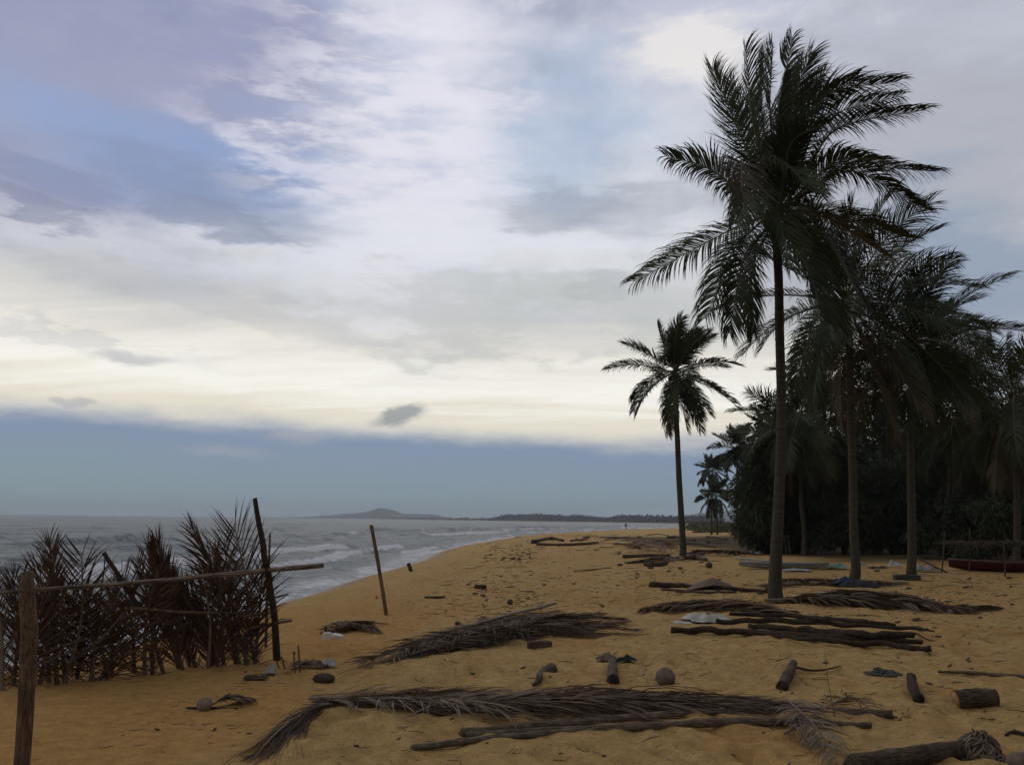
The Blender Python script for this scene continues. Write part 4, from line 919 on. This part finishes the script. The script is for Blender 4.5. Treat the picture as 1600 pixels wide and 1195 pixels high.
dead_frond([(1420, 912), (1330, 916), (1250, 913), (1195, 918)], 0.7, 'fronds strewn under the blue tarpaulin', 'dead', 60, (30, 12), .03, .10, .03, jit=20, bundle=(110, .22, .02, DR, (0, .5), (.4, 1.1), 1.0, .06))
lying('frond_stalk', [(1016, 916), (1060, 918), (1120, 921), (1215, 928)], [.08, .055, .05, .03], 'dark_bark', 'thick frond stalk with a knobbed foot at the seaward side of the tallest palm', 'frond stalk', n=20, rough=.1)
lying('frond_stalk', [(1034, 922), (1100, 927), (1150, 926)], [.03, .035, .03], 'bark', 'thinner pale stalk lying just in front of the knobbed one', 'frond stalk', n=14)
def sheath(px, py, w, h, label):
    c = G(px, py); V, Fc = [], []; nu, nv = 15, 9
    for j in range(nv):
        for i in range(nu):
            u, v = i / (nu - 1) * 2 - 1, j / (nv - 1) * 2 - 1
            z = h * (1 - abs(u - .15) ** 1.3 * .95) * (1 - 0.55 * v * v) + DR.uniform(-.01, .01)
            V.append((u * w / 2, v * w * .28, max(0.0, z)))
    m0 = len(V); V += [(x, y * .93, max(-0.01, z - .025)) for x, y, z in V]
    for j in range(nv - 1):
        for i in range(nu - 1): a = j * nu + i; Fc += [(a, a + 1, a + nu + 1, a + nu), (m0 + a, m0 + a + nu, m0 + a + nu + 1, m0 + a + 1)]
    o = mk('leaf_sheath', V, Fc, MAT['bark']); o.location = tuple(c); tag(o, label, 'palm sheath'); return o
sheath(1108, 920, 1.15, 0.26, 'humped brown palm sheath on the knobbed stalk')
# mid-beach driftwood
MB = [([(832, 849), (860, 843), (880, 846)], .16, 'humped drift log at the crest nearest the water'), ([(838, 852), (900, 852), (935, 848)], .10, 'long drift log running inland from the humped log'), ([(892, 846), (918, 843)], .09, 'short drift log behind the long one'),
      ([(938, 840), (968, 841), (985, 838)], .08, 'thin drift log below the walking person'), ([(960, 851), (985, 853), (1000, 857)], .10, 'drift log ending at the brushy frond heap'), ([(975, 872), (1010, 870), (1046, 869)], .09, 'long branch pointing at the lone palm from the sea'),
      ([(1008, 884), (1025, 885), (1042, 882)], .10, 'squat drift log seaward of the lone palm foot'), ([(1044, 841), (1060, 841), (1086, 846)], .18, 'heavy dark log behind the lone palm trunk'), ([(1070, 850), (1100, 852), (1118, 856)], .08, 'bleached log between the lone palm and the thicket'),
      ([(1068, 874), (1090, 874), (1104, 877)], .12, 'knotted wood at the foot of the lone palm'), ([(1104, 840), (1135, 844)], .15, 'dark log in front of the thicket edge'), ([(1082, 862), (1108, 862)], .08, 'log lying just right of the lone palm foot'), ([(1010, 836), (1030, 835), (1045, 837)], .07, 'faraway drift log near the surf, seaward of the lone palm')]
for i, (pp, r_, lb) in enumerate(MB):
    lying('driftwood', pp, [r_, r_ * 1.05, r_ * .6], 'dark_bark' if i % 2 == 0 else 'bark', lb, 'driftwood', n=14, rough=.18, group='driftwood along the beach')
dead_frond([(1040, 866), (1020, 860), (985, 856)], 1.6, 'brushy grey frond heap seaward of the lone palm', 'dead_grey', 60, (50, 20), .035, .3, .04, lift=.1)
dead_frond([(1060, 872), (1030, 878), (990, 880)], 1.2, 'flattened dark frond on the sand in front of the brushy heap', 'dead', 40, (30, 12), .04, .08, .04)
dead_frond([(1190, 868), (1130, 868), (1080, 866)], 1.3, 'frond lying along the foot of the thicket', 'dead', 50, (30, 12), .05, .15, .05)
lying('stick', [(897, 893), (930, 890), (955, 887)], [.02, .025, .015], 'bark', 'straight stick lying alone on the open sand', 'stick', n=8)
log(744, 919, 758, 920, 0.06, 'dark_bark', 'small dark wood chunk high on the beach by the wrack', taper=1.0)
lying('stick', [(663, 934), (685, 935), (695, 933)], [.02, .035, .015], 'dark_bark', 'dark stick on the slope right of the leaning stake', 'stick', n=8)
# stakes
def stake(px, py, tx, ty, r, label, m_='pole', name='stake'):
    b = G(px, py, -0.25); t = at(tx, ty, G(px, py)[1]); P = spline([b, (b + t) / 2 + np.array((.01, 0, 0)), t], 16)
    V, Fc = tube(P, np.linspace(r, r * .9, 16) * (1 + .08 * ((np.arange(16) % 5) == 0)), 9, rough=.06, rng=DR, jag=.5); o = mk(name, V, Fc, MAT.get('w_' + m_, MAT[m_]), loc=b); grain(o, 16, 9, 1.5, r); return tag(o, label, 'stake')
stake(608, 961, 580, 820, 0.034, 'bamboo stake leaning alone on the sloping sand')
stake(646, 892, 638, 880, 0.07, 'short black stump slanting out of the swash', 'dark_bark')
# net, plastic and litter
def tangle(px, py, w, d, h, label, m_, cat, n=60, r=.006, seed=0, name='net'):
    rg_ = random.Random(seed); c = G(px, py); P = []
    for i in range(n):
        a = rg_.uniform(0, 6.28); q = rg_.random() ** .5; P.append(np.array((math.cos(a) * q * w / 2, math.sin(a) * q * d / 2, max(.01, h * (1 - q * q) * rg_.uniform(.2, 1)))))
    S = spline(P, n * 7); S[:, 2] = np.maximum(S[:, 2], .006)
    V, Fc = tube(S, r, 4); o = mk(name, V, Fc, MAT[m_]); o.location = tuple(c); return tag(o, label, cat)
tangle(1380, 1053, .42, .3, .06, 'tangle of green fishing net between the crooked logs', 'net', 'net', 110, .006, 1)
tangle(1530, 1180, .36, .3, .22, 'grey fibrous root ball in the lower right corner', 'dead_grey', 'root ball', 260, .007, 2, 'root_ball')
V, Fc = ball(.13, DR, 14, 10, .12); o = mk('root_clump', V * np.array((1.1, 1, .9)), Fc, MAT['dark_bark']); o.location = tuple(G(1532, 1178) + (0, .02, .06)); tag(o, 'solid dark heart of the root ball in the lower right corner', 'root')
log(1330, 1205, 1500, 1176, 0.07, 'bark', 'thick ringed log running into the root ball at lower right', rough=.05, taper=1.0)
nut(1596, 1200, .075, 'grey husk cut off by the lower right corner', sq=(1.4, 1, .8))
lying('driftwood', [(1572, 1150), (1585, 1147), (1612, 1153)], [.012, .02, .015], 'dark_bark', 'black sliver of wood above the lower right corner', 'driftwood', n=8)
lying('stick', [(1466, 1050), (1530, 1054), (1610, 1060)], [.012, .022, .024], 'grey_wood', 'pale straight stick reaching in from the right edge', 'stick', n=12)
def sheet(px, py, w, d, h, label, m_, seed, cat='plastic sheet', name='plastic_sheet', rz=0.0, up=0.01):
    rg_ = random.Random(seed); c = G(px, py); V, Fc = [], []; nu, nv = 20, 12; ox, oy = rg_.uniform(0, 90), rg_.uniform(0, 90)
    U, Vv = np.meshgrid(np.linspace(-1, 1, nu), np.linspace(-1, 1, nv)); edge_ = 1 + fbm(U * 1.5 + ox, Vv * 1.5 + oy, 2) * .5
    Zz = np.clip((fbm(U * 2 + ox, Vv * 2 + oy, 4) + .35) * h * 1.6 * (1 - .7 * np.maximum(abs(U), abs(Vv)) ** 2), .004, None)
    Xx, Yy = U * edge_ * w / 2, Vv * edge_ * d / 2; cr_, sr_ = math.cos(rz), math.sin(rz)
    A = np.stack([Xx * cr_ - Yy * sr_, Xx * sr_ + Yy * cr_, Zz], -1).reshape(-1, 3); n_ = nu * nv
    for j in range(nv - 1):
        for i in range(nu - 1): a = j * nu + i; Fc += [(a, a + 1, a + nu + 1, a + nu), (n_ + a, n_ + a + nu, n_ + a + nu + 1, n_ + a + 1)]
    o = mk(name, np.vstack([A, A - (0, 0, .006)]), Fc, MAT[m_]); o.location = tuple(c + (0, 0, up)); return tag(o, label, cat)
sheet(1108, 972, .75, .5, .16, 'crumpled white plastic sheet in front of the branch stack', 'plastic', 4)
sheet(1068, 975, .28, .2, .06, 'white scrap left of the crumpled sheet', 'plastic', 5, 'plastic scrap', 'plastic_scrap')
sheet(948, 1033, .24, .12, .10, 'ragged brown husk scrap behind the hollow stub', 'bark', 14, 'husk scrap', 'husk_scrap_and_hole')
sheet(979, 1035, .22, .10, .08, 'black sheet painting the dark hole right behind the hollow stub', 'black_cloth_and_hole', 15, 'husk scrap', 'husk_scrap_and_hole')  # black sheet stands in for the dark hole beside the brown scrap
sheet(512, 1046, .16, .12, .10, 'pale blue-grey plastic bag behind the dark husk', 'grey_plastic', 6, 'plastic bag', 'plastic_bag')
sheet(423, 1054, .10, .10, .10, 'small crumpled bag below the tall fence pole', 'grey_plastic', 7, 'plastic bag', 'plastic_bag')
sheet(400, 1062, .22, .10, .06, 'dark leathery scrap left of the small crumpled bag', 'dark_bark', 8, 'scrap', 'bark_scrap')
slab('foam_block', G(511, 1000), (.13, .09, .085), R(8), 'foam', 'squarish white foam block at the left of the brush heap', 'foam block', seed=3)
slab('foam_block', G(527, 999), (.17, .10, .06), R(-14), 'foam', 'flat wedge of white foam beside the squarish block', 'foam block', seed=4, tilt=(.1, .15))
dead_frond([(500, 993), (540, 985), (578, 975)], .28, 'brush heap of frond scraps behind the white foam blocks', 'dead', 60, (60, 30), .012, .06, .012, lift=.03, jit=30, bundle=(60, .09, .01, DR, (0, .5), (.4, 1.1), 1.0, .06))
dead_frond([(518, 990), (556, 983), (590, 990)], .25, 'dark brush on the right of the foam blocks', 'dead', 50, (50, 20), .014, .05, .014, lift=.02)
lying('stick', [(575, 972), (592, 974), (606, 975)], [.012, .014, .01], 'dead', 'twig pointing right from the brush heap', 'stick', n=8)
stake(510, 998, 509, 979, .022, 'stub standing in the brush heap above the foam blocks', 'dark_bark')
for i, (x0, y0, x1, y1) in enumerate([(462, 1052, 459, 1018), (470, 1052, 466, 1008), (452, 1048, 440, 1025), (449, 1046, 432, 1032)]):
    stake(x0, y0, x1, y1, .009, ['shorter upright sprig right of the tall fence pole', 'tallest upright sprig right of the tall fence pole', 'slanting sprig beside the tall fence pole', 'outermost sprig leaning against the tall fence pole'][i], 'dead', 'twig')
dead_frond([(455, 1050), (480, 1046), (505, 1048)], .18, 'scrap of frond at the feet of the upright sprigs', 'dead', 24, (60, 30), .014, .04, .012)
dead_frond([(330, 1102), (355, 1100), (388, 1096)], .16, 'curl of dry leaf right of the small left coconut', 'dead', 26, (60, 25), .014, .04, .012)
lying('stick', [(292, 1105), (340, 1106), (372, 1104)], [.008, .012, .006], 'dark_bark', 'twig under the small left coconut', 'stick', n=8)
# tarpaulin, box, rubbish and boats at the edge of the grove
sheet(1316, 916, .6, .4, .28, 'blue tarpaulin heaped at the foot of a palm', 'blue', 9, 'tarpaulin', 'tarpaulin', up=.05)
sheet(1342, 922, .85, .45, .24, 'black cloth spread over the right of the blue tarpaulin', 'black_cloth_and_hole', 10, 'cloth', 'cloth', up=.06)
slab('box', G(1417, 906), (.85, .3, .16), R(3), 'box', 'low dark box in front of a palm trunk', 'box', seed=6)
def hull(name, px, py, Lh, wh, hh, rz, label, mats, sheer=.25):
    """open wooden boat: hull skin with thickness, gunwale strips and two thwarts"""
    c = G(px, py); root = empty(name, c, label, 'boat'); root.rotation_euler = (0, 0, rz)
    ns, nr = 22, 9; V, Fc = [], []
    def sec(s, inner):
        k = (1 - abs(s) ** 2.6); w = wh / 2 * max(.03, k) - (.03 if inner else 0); zt = hh * (1 + sheer * s * s); zb = hh * .45 * abs(s) ** 4 + (.04 if inner else 0)
        return [(s * Lh / 2, math.sin((i / (nr - 1) - .5) * math.pi) * max(.01, w), zb + (zt - zb) * (1 - math.cos((i / (nr - 1) - .5) * math.pi)) ** 1.4) for i in range(nr)]
    for inner in (0, 1):
        for s in np.linspace(-1, 1, ns): V += sec(s, inner)
    m_ = ns * nr
    for j in range(ns - 1):
        for i in range(nr - 1):
            a = j * nr + i; Fc += [(a, a + nr, a + nr + 1, a + 1), (m_ + a, m_ + a + 1, m_ + a + nr + 1, m_ + a + nr)]
    mk('hull', V, Fc, MAT[mats[0]], root)
    for side in (0, nr - 1):
        P = [np.array(sec(s, 0)[side]) + (0, 0, .01) for s in np.linspace(-1, 1, ns)]
        v, f = tube(P, .035, 6); mk('gunwale', v, f, MAT[mats[1]], root)
    for s in (-.35, .35):
        e = sec(s, 1); a, b = np.array(e[1]), np.array(e[-2]); v, f = tube([a, (a + b) / 2, b], .06, 4, flat=.3); mk('thwart', v, f, MAT[mats[1]], root)
    return root
hull('boat', 1580, 893, 4.2, 1.0, .32, R(-3), 'red wooden boat with a pale rim under the thatched rack', ('red', 'gunwale'))
hull('boat', 1225, 888, 3.0, .7, .16, R(176), 'upturned-looking grey flat skiff half behind the tallest trunk', ('grey_plastic', 'plank'), .1)
# thatched rack over the boat
rk = G(1545, 896); rack = empty('thatched_rack', rk, 'low thatched rack on thin poles above the red boat', 'rack')
for (x0, y0, x1, y1, r_) in [(1470, 894, 1476, 830, .028), (1514, 893, 1515, 824, .028), (1570, 901, 1568, 852, .03), (1486, 885, 1494, 852, .025), (1610, 897, 1612, 845, .03)]:
    b = G(x0, y0, -.15); t = at(x1, y1, G(x0, y0)[1]); v, f = tube(spline([b, (b + t) / 2 + np.array((.02, 0, 0)), t], 8), r_, 6, rough=.08, rng=DR); child('pole', v, f, MAT['dark_bark'], rack)
for j, (y_, zpx) in enumerate([(rk[1] - .3, 851), (rk[1] + .9, 850)]):
    v, f = tube(spline([at(1478, zpx, y_), at(1545, zpx - 1, y_), at(1650, zpx, y_)], 10), .03, 6, rough=.1, rng=DR); child('beam', v, f, MAT['dark_bark'], rack)
th_parts = []
for i in range(420):
    x = DR.uniform(1480, 1648); y_ = rk[1] + DR.uniform(-.45, 1.1); p = at(x, 849, y_); p[2] += DR.uniform(-.02, .08)
    d = nrm((DR.uniform(-1, 1), DR.uniform(-.5, .5), DR.uniform(-.25, .1))) * DR.uniform(.25, .6); th_parts.append(tube([p, p + d], .012, 4))
v, f = join(th_parts); th = child('thatch', v, f, MAT['thatch'], rack, False); th['kind'] = 'stuff'
# rubbish row
for i, (px, py, w, h, m_, lb) in enumerate([
  (1268, 888, .55, .2, 'plastic', 'white bag beside the grey skiff'), (1290, 889, .5, .18, 'plastic', 'torn white sacking next to the white bag'), (1308, 889, .7, .26, 'green_plastic', 'pale green sack in the rubbish row'),
  (1346, 886, .4, .22, 'grey_plastic', 'grey bag just right of the tarpaulin palm'), (1398, 886, .5, .25, 'plastic', 'off-white bag between the two middle palms'), (1446, 893, .75, .28, 'grey_plastic', 'grey sack at the bow of the red boat'),
  (1180, 866, .9, .2, 'plastic', 'white wrappers caught at the foot of the thicket'), (1372, 888, .6, .16, 'dark_bark', 'dark bark litter in the rubbish row'), (1245, 892, .9, .1, 'grey_plastic', 'flat grey sheet in front of the skiff')]):
    sheet(px, py, w, w * .6, h, lb, m_, 60 + i, 'bag', 'rubbish_bag')
for i, (x0, y0, x1, y1, lb) in enumerate([(1150, 874, 1215, 880, 'uppermost weathered plank seaward of the skiff'), (1165, 880, 1230, 884, 'lower weathered plank seaward of the skiff'), (1230, 866, 1222, 826, 'pair of poles leaning in the thicket, left one'), (1236, 866, 1230, 835, 'pair of poles leaning in the thicket, right one')]):
    if i < 2: lying('plank', [(x0, y0), (x1, y1)], [.10, .10], 'plank', lb, 'plank', up=.06, n=8, sides=4, rough=.02, flat=.35)
    else: stake(x0, y0, x1, y1, .04, lb, 'grey_wood', 'pole')
for i, (x0, y0, x1, y1, lb) in enumerate([(1435, 872, 1480, 888, 'pole propped from the palm towards the boat bow'), (1400, 842, 1420, 846, 'stick caught in the undergrowth')][:1]):
    a, b = G(x0, 894), G(x1, 894); a[2] += .45; V, Fc = tube([a, (a + b) / 2, b], .03, 6); o = mk('pole', V, Fc, MAT['pole'], loc=b); tag(o, lb, 'pole')

# ------------------------------------------------------------------ walker far down the beach
wp = np.array(at(978, 831, 231)); wp[2] = hz(wp[0], wp[1])
wp[2] = max(wp[2], SEA - .15)
person = empty('person', wp, 'distant person in dark clothes walking along the waterline', 'person')
def skin_fig():
    J = [(0, 0, .92), (0, 0, 1.12), (0, 0, 1.40), (0, 0, 1.50), (0, .02, 1.64), (.20, 0, 1.40), (.26, .04, 1.13), (.25, .14, .90), (-.20, 0, 1.40), (-.26, -.05, 1.13), (-.25, -.02, .88), (.10, 0, .88), (.12, .16, .48), (.12, .20, .04), (.12, .32, .02), (-.10, 0, .88), (-.11, -.08, .47), (-.11, -.30, .08), (-.11, -.20, .02)]
    E = [(0, 1), (1, 2), (2, 3), (3, 4), (2, 5), (5, 6), (6, 7), (2, 8), (8, 9), (9, 10), (0, 11), (11, 12), (12, 13), (13, 14), (0, 15), (15, 16), (16, 17), (17, 18)]
    rad = [.14, .13, .15, .06, .10, .07, .05, .035, .07, .05, .035, .10, .065, .045, .04, .10, .065, .045, .04]
    me = bpy.data.meshes.new('body'); me.from_pydata(J, E, []); me.materials.append(MAT['clothes'])
    o = bpy.data.objects.new('body', me); COL.objects.link(o); o.parent = person
    md = o.modifiers.new('skin', 'SKIN')
    for v, r_ in zip(me.skin_vertices[0].data, rad): v.radius = (r_, r_)
    me.skin_vertices[0].data[0].use_root = True
    ss = o.modifiers.new('sub', 'SUBSURF'); ss.levels = 1; ss.render_levels = 1
    V, Fc = ball(.115, DR, 10, 8, .02); V = V * np.array((.85, 1, 1.15)); h = mk('head', V + (0, .02, 1.63), Fc, MAT['skin'], person)
    V, Fc = ball(.12, DR, 10, 8, .02); V = V[:, :] * np.array((.9, 1.02, 1.0)); mk('hair', V + (0, -.015, 1.675), Fc, MAT['clothes'], person)
skin_fig()

# ------------------------------------------------------------------ fine litter nobody could count
parts = []
LR = random.Random(77)
def litter(px, py, n, sx, sy, smin, smax):
    for i in range(n):
        x, y = px + LR.gauss(0, sx), py + LR.gauss(0, sy)
        if y < 832 or y > 1220: continue
        p = G(x, y); k = p[1]
        if p[0] - float(shore(p[1])) < 2.0: continue
        L = LR.uniform(smin, smax) * (1 if k < 20 else k / 20.0); a = LR.gauss(0, .7) + (0 if LR.random() < .8 else 1.3)
        d = np.array((math.cos(a), math.sin(a), LR.uniform(-.02, .05))) * L / 2; sdv = np.array((-math.sin(a), math.cos(a), 0)) * L * LR.uniform(-.16, .16)
        rr_ = max(L * LR.uniform(.010, .026), k * 0.00032); chunk = LR.random() < .22
        if chunk: d = d * .35; rr_ = L * LR.uniform(.05, .10)
        e0, e1, mm = p - d, p + d, p + sdv
        for e in (e0, e1, mm): e[2] = hz(e[0], e[1]) + rr_ * .5
        e1[2] += L * LR.uniform(0, .08)
        parts.append(tube([e0, mm, e1], [rr_ * .7, rr_, rr_ * .45], 4))
for (cx, cy, n, sx, sy, a, b) in [(800, 870, 46, 28, 14, .1, .35), (775, 925, 60, 40, 22, .08, .35), (800, 945, 40, 60, 18, .08, .3), (690, 960, 20, 60, 25, .06, .2), (900, 920, 40, 90, 30, .06, .3), (1050, 885, 40, 60, 16, .1, .4), (1130, 930, 60, 110, 18, .1, .4), (1350, 940, 90, 140, 25, .1, .4), (1450, 985, 50, 110, 25, .06, .3), (1250, 1040, 60, 190, 30, .05, .22), (900, 1060, 50, 240, 35, .04, .18), (1450, 1120, 50, 120, 40, .03, .16), (600, 1130, 60, 200, 40, .03, .14), (300, 1120, 14, 100, 30, .03, .12), (430, 1050, 24, 40, 14, .03, .14), (1000, 850, 40, 70, 8, .15, .5), (1480, 915, 50, 90, 12, .1, .4), (1000, 1180, 30, 250, 14, .02, .1)]:
    litter(cx, cy, int(n * 1.6), sx, sy, a * .6, b); litter(cx, cy, int(n * 2.2), sx * 1.5, sy * 1.3, a * .25, a * .9)
v, f = join(parts); lt = mk('twig_litter', v, f, MAT['dark_bark'], smooth=False); tag(lt, 'dark twigs and bark crumbs strewn over the sand', 'litter', kind='stuff')

# ------------------------------------------------------------------ air
HX, HY0, HY1 = 6500.0, -300.0, 6600.0
V = [(x, y, z) for z in (-14.0, 90.0) for y in (HY0, HY1) for x in (-HX, HX)]
hb = mk('haze', V, [(0, 2, 3, 1), (4, 5, 7, 6), (0, 1, 5, 4), (2, 6, 7, 3), (0, 4, 6, 2), (1, 3, 7, 5)], None, smooth=False)
hm = bpy.data.materials.new('haze_air'); hm.use_nodes = True; t = hm.node_tree
for n_ in list(t.nodes): t.nodes.remove(n_)
pv = t.nodes.new('ShaderNodeVolumePrincipled'); pv.inputs['Color'].default_value = (0.86, 0.92, 1.0, 1); pv.inputs['Density'].default_value = 0.00019; pv.inputs['Anisotropy'].default_value = 0.2
om = t.nodes.new('ShaderNodeOutputMaterial'); t.links.new(pv.outputs[0], om.inputs['Volume'])
hb.data.materials.append(hm); hb['kind'] = 'stuff'; hb['label'] = 'pale sea haze over the whole bay'
